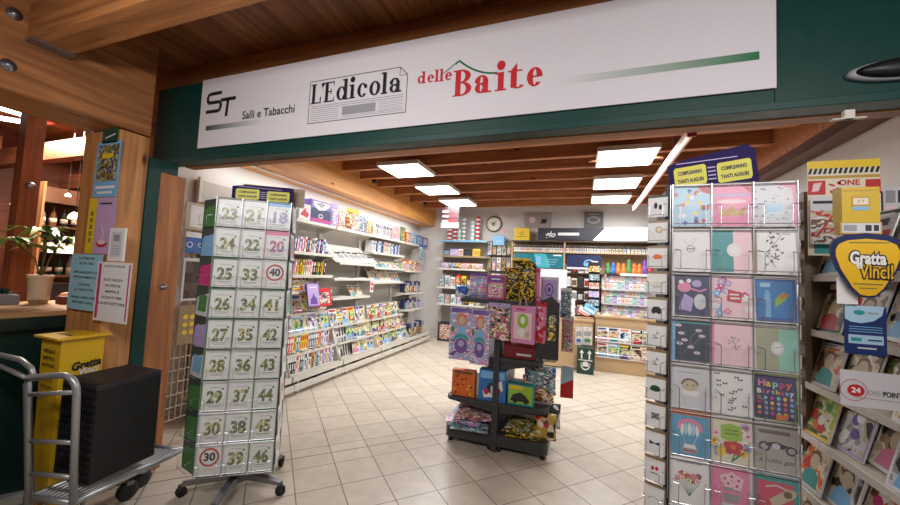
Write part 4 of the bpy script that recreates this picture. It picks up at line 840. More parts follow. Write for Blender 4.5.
CARDS = [[('light blue card strewn with little balloons', d_balloons), ('pink card with a gold crown', d_crown), ('white confetti card with a pink right edge', d_confetti)],
         [('plain white card with a tiny round emblem', d_emblem), ('teal and pale pink card with a white round badge', d_badge), ('white card with black ink flowers', d_blackfloral)],
         [('navy card with pink and lilac shapes', d_stars), ('pink floral card with a red tag', d_bouquet), ('bright blue card with a small green bird', d_parrot)],
         [('dark navy card with small white blossoms', d_whiteflowers), ('pale pink card with a fine ink sprig', d_pinkink), ('sage and mint card with a white oval', d_halves)],
         [('pale grey card with a round baby face', d_baby), ('white card with black butterflies', d_butterflies), ('indigo card reading Happy Birthday with coloured dots', d_birthday)],
         [('blue card with a hot-air balloon and orange top', d_airballoon), ('flowery card with a green label and a red bloom', d_label), ('greige card with a motorbike and the words a tutto gas', d_ride)],
         [('white card with a bouquet of pink and red flowers', d_whitebouquet), ('pink card with flowers in a pot', d_pot), ('teal edged card with a rose panel', d_ticket)],
         [('lilac card with a white ring', d_plain), ('white card with a tiny emblem at the bottom of the middle column', d_emblem), ('navy blossom card at the bottom of the right column', d_whiteflowers)]]
for r, row in enumerate(CARDS):
    for c, (lb, fn) in enumerate(row):
        m = MB(); m.box(-KW/2, 0, 0, KW/2, .003, KH, C('white')); m.box(-KW/2+.002, .0035, .002, KW/2+.003, .006, KH+.004, C(('white', 'kraft', 'palegrey')[(r+c) % 3])); k0 = len(m.v); fn(m, -.0007); m.v[k0:] = [(a*1.08, b_, c_*1.035) for a, b_, c_ in m.v[k0:]]
        o = m.build('greeting_card'); o.location = (RX0+RW*(c+.5)/3, RY+.006, RZ-(r+1)*RP+.003); o.rotation_euler = (-.05, R.uniform(-.015, .015), 0)
        tag(o, lb+', %s column' % ('left', 'middle', 'right')[c], 'card', 'greeting cards on the right rack')
        f = MB(); f.box(-KW/2-.002, 0, .002, KW/2+.002, .0008, KH+.004, FILM); f.build('clear_sleeve', o, (0, -.0062, 0))
# narrow wing of small square cards on the left flank
WA = math.radians(-158)
wing = empty('wing_rack', (RX0-.008, RY+.02, 0), math.radians(-24), 'narrow wire column of small square cards hooked on the left flank of the right rack', 'card rack')
SP_ = .1095
m = MB(); m.box(-.02, .02, .7, .0, .03, RZ+.01, C('dark')); m.build('backing', wing)
m = MB(); m.tube([(.004, .0, .7), (.004, .0, RZ)], .002, CHROME, 5); m.build('wire_frame', wing)
WM = Matrix.Translation(wing.location) @ Matrix.Rotation(math.radians(-24), 4, 'Z')
icons = ['two small figures', 'a gold ring', 'a small orange fox', 'a little red flower', 'a black toy car', 'a grey sprig', 'an ink branch', 'a dark green hat', 'a grey square', 'a dark bow', 'two red cherries', 'a plain grey arc']
for r in range(12):
    z = RZ-.02-(r+1)*SP_
    m = MB(); m.box(-.038, 0, 0, .038, .003, .085, C('white')); y = -.0007; ic = icons[r]
    if r == 0: m.disc(-.008, .05, .007, .014, y, INK); m.disc(.01, .042, .006, .012, y, INK)
    if r == 1: m.ring(.006, .055, .014, .014, .01, .01, y, C('gold'), 16); m.disc(.006, .055, .009, .009, y-.0002, C('cream'))
    if r == 2: m.poly([(-.018, .05), (-.005, .06), (.015, .055), (.018, .04), (-.01, .038)], y, C('orange'))
    if r == 3: m.disc(0, .045, .016, .009, y, C('cream')); m.stroke([(-.014, .03), (.014, .03)], .003, y, C('grey'))
    if r == 4: m.poly([(-.018, .03), (.018, .03), (.018, .045), (.01, .056), (-.01, .056), (-.018, .045)], y, C('dark')); m.disc(-.01, .03, .005, .005, y-.0002, INK, 8); m.disc(.01, .03, .005, .005, y-.0002, INK, 8)
    if r in (5, 6): m.stroke([(-.012, .03), (.0, .045), (.004, .065)], .0016, y, C('dark')); m.disc(.008, .055, .005, .003, y, C('grey'), 8); m.disc(-.008, .045, .005, .003, y, C('grey'), 8); m.disc(.0, .035, .008, .004, y, C('grey'), 8)
    if r == 7: m.disc(0, .045, .019, .013, y, C('darkgreen')); m.rect(-.02, .036, .02, .042, y-.0002, C('dark'))
    if r == 8: m.rect(-.014, .03, .016, .055, y, C('grey')); m.stroke([(-.014, .03), (.016, .055)], .003, y-.0002, INK); m.stroke([(-.014, .055), (.016, .03)], .003, y-.0002, INK)
    if r == 9: m.poly([(-.02, .05), (0, .043), (.02, .05), (.018, .035), (0, .04), (-.018, .035)], y, C('dark'))
    if r == 10: m.disc(-.006, .05, .006, .008, y, C('red')); m.disc(.009, .052, .006, .008, y, C('red')); m.rect(-.014, .03, .014, .033, y, INK)
    if r == 11: m.ring(0, .035, .02, .012, .017, .01, y, C('grey'), 12, 0, PI)
    o = m.build('small_card'); o.matrix_basis = WM @ Matrix.Translation((-.046, .005, z)) @ Matrix.Rotation(-.05, 4, 'X'); tag(o, 'small white card showing %s, %s from the top' % (ic, ORD[r]), 'card', 'small square cards on the narrow wing')
    wire_pocket(.078, .045, .02).build('wire_pocket', wing, (-.046, .0, z+.004))
    m = MB(); m.box(-.04, 0, 0, .04, .003, .092, C('kraft' if r else 'darkgreen')); o = m.build('small_envelope'); o.matrix_basis = WM @ Matrix.Translation((-.044, .012, z+.004)) @ Matrix.Rotation(-.04, 4, 'X'); tag(o, '%s envelope behind the small card showing %s' % ('brown kraft' if r else 'green', ic), 'envelope', 'envelopes behind the small cards')
# ================================================================== magazine unit at the far right
UX = .95     # front line of the shelves, facing the shop entrance aisle
U = empty('magazine_unit', (UX, 2.12, 0), 0, 'tall brown magazine display unit with sloping shelves at the right edge', 'display unit')
BRN = mat('unit_brown', (186, 174, 154), .5); BRN2 = mat('unit_side', (120, 100, 78), .5)
m = MB(); m.box(.42, -1.3, 0, .45, 0, 2.0, BRN); m.build('back_panel', U)
m = MB(); m.box(.0, -.02, 0, .42, .0, 2.0, BRN2)
for k in range(22): m.box(-.012, -.03, .08+k*.088, .0, .0, .11+k*.088, BRN)
m.box(-.004, -.05, 0, .02, -.02, 2.0, BRN2)
m.build('side_panel', U)
m = MB(); m.box(-.004, -1.3, 0, .42, -1.28, 2.0, BRN2); m.build('side_panel', U)
UZ = [(1.6, .03), (1.36, .02), (1.13, .0), (.92, -.02), (.71, -.05), (.5, -.08)]
for i, (z, dx) in enumerate(UZ):
    m = MB(); m.hexa([(dx, -1.28, z), (.42, -1.28, z+.1), (.42, -.051, z+.1), (dx, -.051, z), (dx, -1.28, z+.012), (.42, -1.28, z+.112), (.42, -.051, z+.112), (dx, -.051, z+.012)], BRN)
    m.box(dx-.006, -1.28, z-.006, dx, -.051, z+.022, mat('shelf_lip', (206, 200, 194), .3)); m.build('shelf', U)
for i in range(11):
    m = MB(); m.rect(-.02, 0, .02, .062, 0, C('white')); m.rect(-.012, .02, .012, .026, -.0005, C('grey')); o = m.build('price_strip', U, (-.0135, -.022, .55+i*.13), (0, 0, -PI/2))
g = 'magazines on the right-hand unit'
def umag(y, zi, k, tilt=-.45, dx=.03, sc=1.0, rot=0, news=False, lbl=''):
    p, b, pc, kk = MAGS[k]; z, d0 = UZ[zi]
    if news: p = NEWS
    lb = ('folded newspaper' if news else '%s magazine with %s title' % (b, kk))+', '+lbl
    o = place(p, (0, 0, 0), (0, 0, 0), lb, g)
    o.matrix_basis = Matrix.Translation((UX+d0+dx, 2.12+y, z+.016+dx*.25)) @ Matrix.Rotation(-PI/2, 4, 'Z') @ Matrix.Rotation(tilt, 4, 'X') @ Matrix.Rotation(rot, 4, 'Y') @ Matrix.Scale(sc, 4)
names = ['top shelf', 'second shelf', 'third shelf', 'fourth shelf', 'fifth shelf', 'lowest shelf']
kk = 0
order = [[0, 8, 4, 3, 6], [4, 8, 0, 6, 11, 3], [8, 4, 10, 3, 0, 6], [2, 7, 3, 0, 8, 11], [8, 0, 11, 8, 3, 6], [3, 11, 3, 0, 6, 12]]
for zi in range(6):
    n = 7; order[zi] = [(order[zi]*2)[q] for q in range(7)]
    for i in range(n): umag(-.125-i*.15, zi, order[zi][i], -.28, .012+.02*(i % 3), .88, .04*(i % 3-1), news=(zi in (2, 3) and i in (5, 6)), lbl='%s from left, %s of the right-hand unit' % (ORD[i], names[zi]))
    for i in range(n-1): umag(-.2-i*.15, zi, order[zi][(i+2) % n], -.2, .1, .93, 0.03, lbl='%s from left, back of the %s, right unit' % (ORD[i], names[zi]))
# hanging things on the unit's top, facing the camera
def hang(name, px0, py0, px1, py1, Y, label, cat, draw, base, th=.004, rz=0, group=None):
    """flat or boxed item that spans these pixels at depth Y; draw gets (m, w, h)"""
    a = PY((px0+px1)/2, py1, Y); t = PY((px0+px1)/2, py0, Y); l = PY(px0, (py0+py1)/2, Y); r = PY(px1, (py0+py1)/2, Y)
    w_, h_ = (r.x-l.x)/math.cos(rz), t.z-a.z
    e = empty(name, (a.x, Y, a.z), rz, label, cat, group)
    if base: m = MB(); m.box(-w_/2, 0, 0, w_/2, th, h_, base); m.build('card' if th < .02 else 'carton', e)
    m = MB(); draw(m, w_, h_); m.v = [(a, b-.0008, c) for a, b, c in m.v]; m.build('print', e); return e
TILT = math.radians(-8)
def dr(m, w, h):
    m.rect(-w/2, h*.92, w/2, h, 0, C('yellow')); 
    for k in range(14): m.poly([(-w/2+w*k/14, h*.86), (-w/2+w*(k+.6)/14, h*.86), (-w/2+w*(k+1)/14, h*.92), (-w/2+w*(k+.4)/14, h*.92)], 0, INK)
    m.rect(-w/2, h*.81, w/2, h*.84, 0, C('gold')); m.rect(-w/2, h*.64, -w*.25, h*.79, 0, C('red')); m.poly([(-w*.45, h*.67), (-w*.35, h*.68), (-w*.3, h*.77), (-w*.42, h*.76)], -.0004, C('palepink'))
    m.text('ONE', w*.08, h*.76, h*.08, 0, C('red'), bold=.001); m.disc(-w*.06, h*.76, w*.03, w*.03, 0, C('red'), 10); m.stroke([(-w*.18, h*.66), (-w*.05, h*.7), (w*.0, h*.66), (w*.14, h*.69)], h*.035, 0, C('red')); m.stroke([(-w*.2, h*.75), (-w*.12, h*.73)], h*.02, 0, C('red')); m.rect(w*.3, h*.64, w/2, h*.79, 0, C('red'))
    m.rect(-w*.42, h*.02, w*.1, h*.2, 0, C('teal')); m.disc(w*.2, h*.13, w*.1, h*.08, 0, C('magenta')); m.rect(-w/2, h*.24, w*.45, h*.4, 0, C('palegrey'))
hang('magazine_poster', 808, 160, 881, 256, 1.98, 'large puzzle magazine poster with yellow top at the top of the right-hand unit', 'poster', dr, C('cream'))
def dr(m, w, h):
    m.rect(-w*.42, h*.84, w*.42, h*.9, 0, INK); m.rect(-w*.5, h*.03, w*.5, h*.7, -.0003, BUSY[7])
    m.stroke([(-w*.3, h*.15), (w*.3, h*.6)], .008, -.0006, C('red'))
hang('magazine', 811, 196, 839, 244, 1.94, 'small magazine with brown photo cover hanging in front of the puzzle poster', 'magazine', dr, C('palegrey'), .006)
def dr(m, w, h):
    m.rect(-w*.46, h*.88, w*.46, h*.92, 0, C('gold')); m.rect(-w*.25, h*.42, w*.25, h*.74, 0, C('gold')); m.rect(-w*.2, h*.5, w*.2, h*.68, -.0003, C('cream')); m.rect(-w*.22, h*.34, w*.22, h*.44, -.0003, C('skyblue')); m.text('7 7', 0, h*.58, h*.12, -.0006, C('brown'))
hang('lottery_box', 842, 187, 880, 222, 1.62, 'small yellow dispenser box above the yellow scratch-card sign', 'box', dr, mat('box_yellow', (206, 172, 36), .4), .05)
def dr(m, w, h): m.rect(-w*.46, h*.1, w*.46, h*.9, 0, C('palegrey')); m.rect(-w*.42, h*.25, -w*.1, h*.75, -.0003, C('grey')); m.rect(w*.1, h*.25, w*.25, h*.75, -.0003, C('dark')); m.rect(w*.3, h*.25, w*.42, h*.75, -.0003, C('dark'))
hang('price_holder', 840, 222, 882, 234, 1.6, 'pale grey strip label beneath the small yellow dispenser box', 'label', dr, C('gold'), .03)
# guitar-pick shaped sign
Y_ = 1.48; a = PY(868, 298, Y_); t = PY(868, 233, Y_); l = PY(832, 245, Y_); r = PY(905, 245, Y_); w_, h_ = r.x-l.x, t.z-a.z
e = empty('lottery_sign', (a.x, Y_, a.z), 0, 'yellow pick-shaped Gratta e Vinci sign with dark blue rim at the right', 'sign')
def pick(s, h):
    pts = []
    for (x, z) in ((0, 0), (.12, .02), (.24, .14), (.42, .45), (.5, .68), (.5, .8), (.45, .9), (.3, .97), (0, 1), (-.3, .97), (-.45, .9), (-.5, .8), (-.5, .68), (-.42, .45), (-.24, .14), (-.12, .02)): pts.append((x*w_*s, h*.5+(z-.5)*h*s))
    return pts
m = MB(); m.prism(pick(1, h_), 0, .012, mat('sign_navy', (22, 34, 82), .35)); m.build('rim', e)
m = MB(); m.poly([(x, z-.006) for x, z in pick(.88, h_)], -.0008, mat('sign_yellow', (226, 178, 30), .4)); m.rect(-w_*.25, h_*.84, w_*.3, h_*.86, -.0015, C('olive'))
m.text('Gratta', .0, h_*.6, h_*.26, -.0022, INK, bold=.006, width=w_*.54, rot=-.02); m.text('Gratta', .0, h_*.6, h_*.26, -.0028, C('white'), bold=.002, width=w_*.5, rot=-.02)
m.text('Vinci!', .02, h_*.4, h_*.3, -.0022, INK, bold=.006, width=w_*.5, rot=-.02); m.text('Vinci!', .02, h_*.4, h_*.3, -.0028, mat('sign_yellow', (226, 178, 30)), bold=.001, width=w_*.46, rot=-.02)
m.text('e', -.02, h_*.5, h_*.16, -.0032, C('white'), bold=.001)
m.rect(-w_*.2, h_*.2, w_*.2, h_*.22, -.0015, C('olive')); m.rect(-w_*.12, h_*.14, w_*.12, h_*.155, -.0015, C('olive')); m.build('face', e)
hang('paper_label', 837, 277, 858, 304, 1.5, 'small blank white paper tag beneath the left side of the yellow pick sign', 'label', lambda m, w, h: m.rect(-w*.1, h*.9, w*.1, h*.94, 0, C('palegrey')), C('white'), .002)
def dr(m, w, h):
    m.poly([(-w*.5, h*.72), (-w*.5, h), (w*.45, h), (w*.4, h*.82), (w*.2, h*.7), (-w*.1, h*.64), (-w*.35, h*.66)], 0, C('lightblue')); m.disc(-w*.15, h*.86, w*.14, h*.05, -.0004, C('teal')); m.rect(w*.05, h*.84, w*.3, h*.87, -.0004, C('grey'))
    for k in range(3): m.rect(-w*.4, h*(.56-.05*k), w*.4, h*(.575-.05*k), 0, C('skyblue'))
    m.rect(-w*.42, h*.22, w*.42, h*.4, 0, C('lightblue')); m.rect(-w*.36, h*.27, -w*.1, h*.34, -.0004, C('teal')); m.rect(w*.05, h*.29, w*.38, h*.32, -.0004, C('navy')); m.rect(-w*.2, h*.12, w*.25, h*.15, 0, C('palegrey'))
hang('leaflet', 845, 306, 887, 355, 1.51, 'dark blue leaflet with a pale blue arc hanging below the yellow pick sign', 'leaflet', dr, mat('leaf_navy', (30, 52, 104), .35))
def dr(m, w, h):
    m.ring(-w*.32, h*.45, h*.3, h*.3, h*.285, h*.285, 0, C('red')); m.disc(-w*.29, h*.45, h*.19, h*.17, -.0004, C('red')); m.text('24', -w*.29, h*.45, h*.2, -.0008, C('white'), bold=.0008)
    m.text('ORE', -w*.04, h*.42, h*.2, 0, C('grey'), width=w*.17); m.text('POINT', w*.2, h*.42, h*.2, 0, INK, bold=.0006, width=w*.25); m.rect(-w*.3, h*.25, w*.45, h*.265, 0, C('grey'))
hang('store_sign', 840, 373, 915, 409, 1.42, 'white sign with red disc reading 24 ORE POINT on the right-hand unit', 'sign', dr, mat('sign_grey_white', (204, 200, 204), .4), .004)
# second rack behind, upper right
def dr(m, w, h):
    m.rect(-w*.5, 0, w*.5, h, 0, C('palegrey'))
    for i in range(3):
        for k in range(3): m.rect(-w*.45+k*w*.31, h*(.06+i*.31), -w*.2+k*w*.31, h*(.3+i*.31), -.0004, C(('dark', 'palepink', 'grey')[(i+k) % 3]))
hang('postcard_board', 884, 186, 925, 238, 2.05, 'pale board of small pictures at the upper right edge behind the yellow dispenser', 'board', dr, C('white'))
# ================================================================== posters on the front post
PYF = 1.467
def dr(m, w, h):
    m.rect(-w*.42, h*.28, w*.42, h*.94, 0, art('poster_photo', [(120, 110, 60), (60, 60, 60), (180, 180, 170), (150, 130, 60), (90, 100, 120)], 60)); m.rect(-w*.25, h*.7, w*.2, h*.78, -.0004, C('yellow')); m.rect(-w*.4, h*.15, w*.4, h*.2, -.0004, C('white')); m.rect(-w*.3, h*.06, w*.3, h*.1, -.0004, C('white'))
hang('poster', 92, 142, 116, 197, PYF-.001, 'blue edged photo poster pinned high on the front wooden post', 'poster', dr, C('skyblue'), .001, group=None)
hang('green_label', 102, 126, 117, 143, PYF-.001, 'dark green sticker at the top of the front wooden post', 'label', lambda m, w, h: m.stroke([(-w*.3, h*.3), (w*.35, h*.5)], .008, 0, C('white')), C('darkgreen'), .001)
def dr(m, w, h):
    m.rect(-w*.5, 0, -w*.2, h, 0, C('yellow')); m.disc(w*.1, h*.18, w*.2, h*.06, -.0003, C('red')); m.disc(w*.1, h*.21, w*.15, h*.04, -.0006, C('palepink')); m.stroke([(w*.1, h*.2), (w*.15, h*.35), (w*.05, h*.5)], .006, -.0003, C('white'))
    m.rect(-w*.1, h*.88, w*.35, h*.91, -.0004, C('darkgreen'))
    for k in range(5): m.rect(-w*.4, h*(.2+.12*k), -w*.3, h*(.28+.12*k), -.0004, C('olive'))
hang('poster', 84, 198, 111, 254, PYF-.002, 'lilac and yellow poster with a red bowl on the front wooden post', 'poster', dr, mat('poster_lilac', (196, 160, 200), .5), .001)
def dr(m, w, h): m.rect(-w*.35, h*.12, w*.35, h*.88, 0, C('palegrey')); m.rect(-w*.2, h*.6, w*.2, h*.8, -.0003, C('grey')); [m.rect(-w*.25, h*(.2+.08*k), w*.25, h*(.22+.08*k), -.0003, C('grey')) for k in range(4)]
hang('framed_notice', 107, 228, 122, 261, PYF-.014, 'small white framed notice on the front post above the pink edged sheet', 'notice', dr, C('white'), .012)
def lines(m, w, h, rows, ink=None):
    for t, z, s, k in rows: m.text(t, 0, h*z, h*s, -.0002, ink or INK, bold=.0004, width=w*k)
rows = [('La Navona', .93, .07, .5), ('ALTA VIA', .83, .06, .45), ('SPECIALE ESTATE', .67, .055, .75), ('APPUNTAMENTI A', .58, .055, .75), ('UDINE', .45, .055, .35), ('AL 17.00 IN CITTA', .36, .055, .6), ('CHIUSO IL MERC. POM.', .22, .055, .8), ('PER INFO OPAL', .13, .055, .65)]
hang('notice_sheet', 66, 254, 97, 310, PYF-.018, 'light blue notice sheet taped on the left of the front wooden post', 'notice', lambda m, w, h: lines(m, w, h, rows), mat('sheet_blue', (150, 200, 218), .6), .001)
rows2 = [('L\'ALTA VALLE', .93, .05, .6), ('ALTA VALLE\'A', .7, .06, .55), ('DI PISTE', .6, .06, .45), ('MAPPA E', .5, .06, .4), ('SCONTI PER', .4, .06, .6), ('4 GUSTI SETTORE', .3, .06, .8)]
def dr(m, w, h): lines(m, w, h, rows2); m.rect(-w*.46, h*.04, -w*.38, h*.97, 0, C('magenta')); m.rect(w*.42, h*.04, w*.46, h*.97, 0, C('magenta'))
hang('notice_sheet', 92, 262, 126, 322, PYF-.026, 'white notice sheet with pink side bars on the front wooden post', 'notice', dr, C('white'), .001)
# knob on jamb
p = PX(163, 287, -2.93); m = MB(); m.lathe([(.022, 0), (.024, .008), (.012, .012), (.01, .02)], (0, 0, 0), STEEL, 14, 'x'); tag(m.build('door_stop', loc=(-2.929, p.y, p.z)), 'round grey metal knob on the wooden jamb', 'knob')
# ================================================================== mesh display panel behind the jamb
e = empty('grid_panel', (-3.12, 1.98, 0), PI/2, 'white wire grid panel standing behind the wooden jamb at left', 'grid panel')
m = MB(); GW, G0, G1 = .62, .25, 1.9
m.tube([(0, 0, 0), (0, 0, G1), (GW, 0, G1), (GW, 0, 0)], .01, SHELF, 6)
for k in range(12): m.tube([(GW*(k+1)/13, 0, G0), (GW*(k+1)/13, 0, G1)], .0028, SHELF, 5)
for k in range(17): m.tube([(0, .003, G0+k*.1), (GW, .003, G0+k*.1)], .0028, SHELF, 5)
m.build('wire_grid', e)
def lpan(y0, z0, y1, z1, name, lb, cat, base, dr):
    e = empty(name, (-3.1, (y0+y1)/2-.05, z0), PI/2, lb, cat); w_, h_ = y1-y0, z1-z0; m = MB(); m.box(-w_/2, 0, 0, w_/2, .008, h_, base); m.build('card', e); m = MB(); dr(m, w_, h_); m.v = [(a, b-.0008, c) for a, b, c in m.v]; m.build('print', e)
lpan(2.12, 1.62, 2.42, 1.8, 'blue_poster', 'blue and white poster hanging on the wire grid panel at left', 'poster', C('white'), lambda m, w, h: (m.rect(-w*.5, 0, w*.5, h*.75, 0, C('blue')), m.text('Quadri', w*.1, h*.4, h*.3, -.0004, C('white')), m.ring(-w*.38, h*.4, h*.14, h*.14, h*.1, h*.1, -.0004, C('white'))))
lpan(2.1, 1.82, 2.5, 2.05, 'cream_poster', 'cream framed card at the top of the wire grid panel', 'poster', C('beige'), lambda m, w, h: m.rect(-w*.4, h*.1, w*.4, h*.9, 0, C('white')))
lpan(2.12, 1.22, 2.5, 1.58, 'brown_picture', 'dark brown picture on the wire grid panel below the blue poster', 'picture', C('palegrey'), lambda m, w, h: m.rect(-w*.45, h*.05, w*.45, h*.92, 0, art('brownart', [(70, 56, 46), (96, 80, 66), (60, 50, 44)], 18)))
lpan(2.12, .86, 2.4, 1.18, 'yellow_picture', 'yellow dotted picture on the wire grid panel', 'picture', C('kraft'), lambda m, w, h: [m.disc(-w*.3+k*w*.2, h*(.3+.2*j), .02, .02, 0, C('yellow'), 10) for k in range(4) for j in range(3)])

# ================================================================== trolley, crate, bin
a = PZ(74, 503, .25); b = PY(77, 374, a.y-.06); c = PZ(31, 497, .25); d = PY(28, 378, c.y-.04)
r0 = PZ(183, 447, .27); 
T = empty('platform_trolley', (a.x, a.y, 0), 0, 'grey metal platform trolley with tubular handle frame standing at the left', 'trolley')
l_ = lambda p: (p.x-a.x, p.y-a.y, p.z)
ALU = mat('trolley_tube', (176, 178, 180), .35, .6)
m = MB()
A3, B3, C3, D3 = (Vector(l_(q)) for q in (a, b, c, d))
up = Vector((0, 0, 1))
B4 = B3-up*.0
pts = [A3-up*.08, A3.lerp(B3, .9)]+[B3.lerp(B3+(D3-B3)*.1, t)-up*.0 for t in ()]
cr = [A3.lerp(B3, .93), A3.lerp(B3, .975)+(D3-B3)*.03, B3+(D3-B3)*.12, B3+(D3-B3)*.25]
bz3 = lambda P, Q, S, t: P*(1-t)**2+Q*2*t*(1-t)+S*t*t
K0, K1, K2 = A3.lerp(B3, .84), B3.copy(), B3+(D3-B3)*.35
m.tube([A3-up*.08]+[bz3(K0, K1, K2, t/6) for t in range(7)]+[D3+up*.0, D3-up*.03, C3-up*.08], .017, ALU, 10); m.build('handle_frame', T)
for t in (.2, .47, .86):
    m = MB(); m.tube([A3.lerp(B3, t), C3.lerp(D3, t)], .012, ALU, 8); m.build('rung', T)
back = Vector(l_(r0))-Vector((A3.x, A3.y, A3.z)); back.z = 0; side = (C3-A3); side.z = 0
q0, q1, q2, q3 = A3, A3+back, A3+back+side, A3+side
m = MB()
for u, v in ((q0, q1), (q1, q2), (q2, q3), (q3, q0)): m.tube([u, v], .016, ALU, 8)
for k in range(1, 9): m.tube([q0.lerp(q3, k/9), q1.lerp(q2, k/9)], .007, ALU, 6)
for k in range(1, 9): m.tube([q0.lerp(q1, k/9)-up*.006, q3.lerp(q2, k/9)-up*.006], .004, ALU, 6)
m.build('deck', T)
for q in (q0.lerp(q2, .1), q2.lerp(q0, .3), q2.lerp(q0, .08), q3.lerp(q1, .08)):
    m = MB(); m.lathe([(.02, -.018), (.055, -.018), (.06, 0), (.055, .018), (.02, .018)], (0, 0, .06), C('black'), 18, 'x'); m.box(-.03, -.02, .1, .03, .02, .15, STEEL); m.box(-.026, -.01, .05, -.02, .01, .11, STEEL); f_ = MB(); f_.tube([(0, 0, .15), (0, 0, q.z-.01)], .012, STEEL, 8); f_.box(-.03, -.02, .13, .03, .02, .15, STEEL); cs = f_.build('caster', T, (q.x, q.y, 0)); m.build('wheel', cs)
# second nested trolley handle at the very left edge
f1 = PY(30, 378, 1.02); f2 = PY(26, 362, 1.0); f3 = PY(0, 357, .98); f4 = PY(-40, 352, .95); g1 = PY(-40, 345+30, .88)
T2 = empty('platform_trolley', (f4.x, f4.y, 0), 0, 'second tubular trolley handle cut by the left edge of the photo', 'trolley')
CAM = Vector((0, 0, CH)); QC = CAM+(c-CAM)*1.06; QC.z = .2; QD = CAM+(d-CAM)*1.05
l2 = lambda p, dz=0: (p.x-f4.x, p.y-f4.y, p.z+dz)
m = MB(); p5 = PY(36, 388, 1.02)
m.tube([l2(QC), l2(QD), l2(PY(35, 380, 1.17)), l2(PY(31, 368, 1.165)), l2(PY(21, 360, 1.16)), l2(PY(0, 355, 1.14)), l2(PY(-30, 350, 1.1)), l2(PY(-45, 352, 1.09)), l2(PY(-48, 370, 1.09)), l2(PZ(-60, 512, .2))], .015, ALU, 10); m.build('handle_frame', T2)
m = MB(); u = PY(0, 373, 1.0); v = PY(-40, 358, .97); m.tube([l2(PY(29, 379, 1.15)), l2(PY(0, 366, 1.13)), l2(PY(-45, 354, 1.09))], .012, ALU, 8); m.build('rung', T2)
qa, qb = Vector(l2(QC)), Vector(l2(PZ(-60, 512, .2))); m = MB(); m.hexa([tuple(qa), tuple(qb), tuple(qb+Vector((0, -.4, 0))), tuple(qa+Vector((0, -.4, 0))), tuple(qa+Vector((0, 0, .02))), tuple(qb+Vector((0, 0, .02))), tuple(qb+Vector((0, -.4, .02))), tuple(qa+Vector((0, -.4, .02)))], ALU); m.build('deck', T2)
for q in (qa, qb, qa+Vector((0, -.38, 0)), qb+Vector((0, -.38, 0))): m = MB(); m.lathe([(.02, -.018), (.055, -.018), (.055, .018), (.02, .018)], (0, 0, .056), C('black'), 16, 'x'); m.tube([(0, 0, .1), (0, 0, .2)], .012, STEEL, 8); m.build('caster', T2, (q.x, q.y-.02, 0))
# black folded crate on the deck
def corner(bx, by, ty, z0=.29):
    p = PZ(bx, by, z0); return p, PY(bx, ty, p.y).z
(p0, t0), (p1, t1), (p2, t2) = corner(52, 474, 385), corner(88, 490, 381), corner(155, 455, 366)
p1 = PZ(87, 487, .29); p3 = p0+(p2-p1)
K = empty('black_crate', (p1.x, p1.y, .29), 0, 'tall black folded crate box standing on the trolley deck', 'crate')
f_ = lambda p, z: (p.x-p1.x, p.y-p1.y, z)
H = .545
m = MB(); m.hexa([f_(p1, 0), f_(p2, 0), f_(p3, 0), f_(p0, 0), f_(p1, H), f_(p2, H), f_(p3, H), f_(p0, H)], mat('crate_black', (22, 21, 23), .55)); m.build('body', K, bevel=.012)
m = MB(); n = (p0-p1); 
for k in range(11):
    for j in range(14):
        q = Vector(f_(p1, 0))+n*(k+.7)/12; zz = .04+j*.04; m.box(q.x-.0, q.y-.006, zz, q.x+.012, q.y-.002, zz+.018, C('dark'))
m.build('mesh_side', K)
m = MB(); q = (p2-p1); s_ = Vector(f_(p1, 0)); m.hexa([tuple(s_+q*.02+Vector((.004, -.012, H-.03))), tuple(s_+q*.98+Vector((.004, -.012, H-.03))), tuple(s_+q*.98+Vector((0, 0, H-.03))), tuple(s_+q*.02+Vector((0, 0, H-.03))), tuple(s_+q*.02+Vector((.004, -.012, H))), tuple(s_+q*.98+Vector((.004, -.012, H))), tuple(s_+q*.98+Vector((0, 0, H))), tuple(s_+q*.02+Vector((0, 0, H)))], C('dark')); m.build('top_lip', K)
# yellow bin
YB = mat('bin_yellow', (222, 178, 28), .4)
bx0, bx1, by0, by1, bz = -3.11, -2.9, PX(62, 339, -2.9).y, PX(106, 330, -2.9).y, PX(60, 335, -2.9).z
e = empty('ticket_bin', (bx0, by0, 0), 0, 'yellow cardboard scratch-ticket bin standing between the bar counter and front post', 'bin')
W_, D_ = bx1-bx0, by1-by0
m = MB(); m.hexa([(.015, .015, 0), (W_-.015, .015, 0), (W_-.015, D_, 0), (.015, D_, 0), (0, 0, bz-.03), (W_, 0, bz-.03), (W_, D_, bz-.03), (0, D_, bz-.03)], YB); m.build('body', e)
m = MB(); m.box(-.02, -.03, bz-.03, W_+.03, D_+.02, bz-.018, YB); m.build('lid', e)
m = MB(); m.rect(.03, 0, .16, .03, 0, INK) if 0 else None
for j, t in enumerate(('PIEGALO', 'METTILO', 'BUTTALO')): m.text(t, W_*.5, bz-.11-.042*j, .03, -.004, INK, bold=.0006)
for j, t in enumerate(('E GIOCA', 'ANCORA')): m.text(t, W_*.5, bz-.28-.042*j, .03, -.003, INK)
m.build('print', e)
m = MB(); m.text('Gratta', 0, 0, .13, 0, INK, bold=.006, shear=.2, rot=.1); m.text('Vinci', .03, -.08, .12, -.0006, C('white'), bold=.002, shear=.2, rot=.1); m.build('logo', e, (W_+.0015, D_*.6, bz-.2), (0, 0, PI/2)).scale = (.42, 1, .5)
m = MB(); m.box(.04, .05, bz-.0178, W_-.04, .07, bz-.0165, INK); m.build('slot', e)
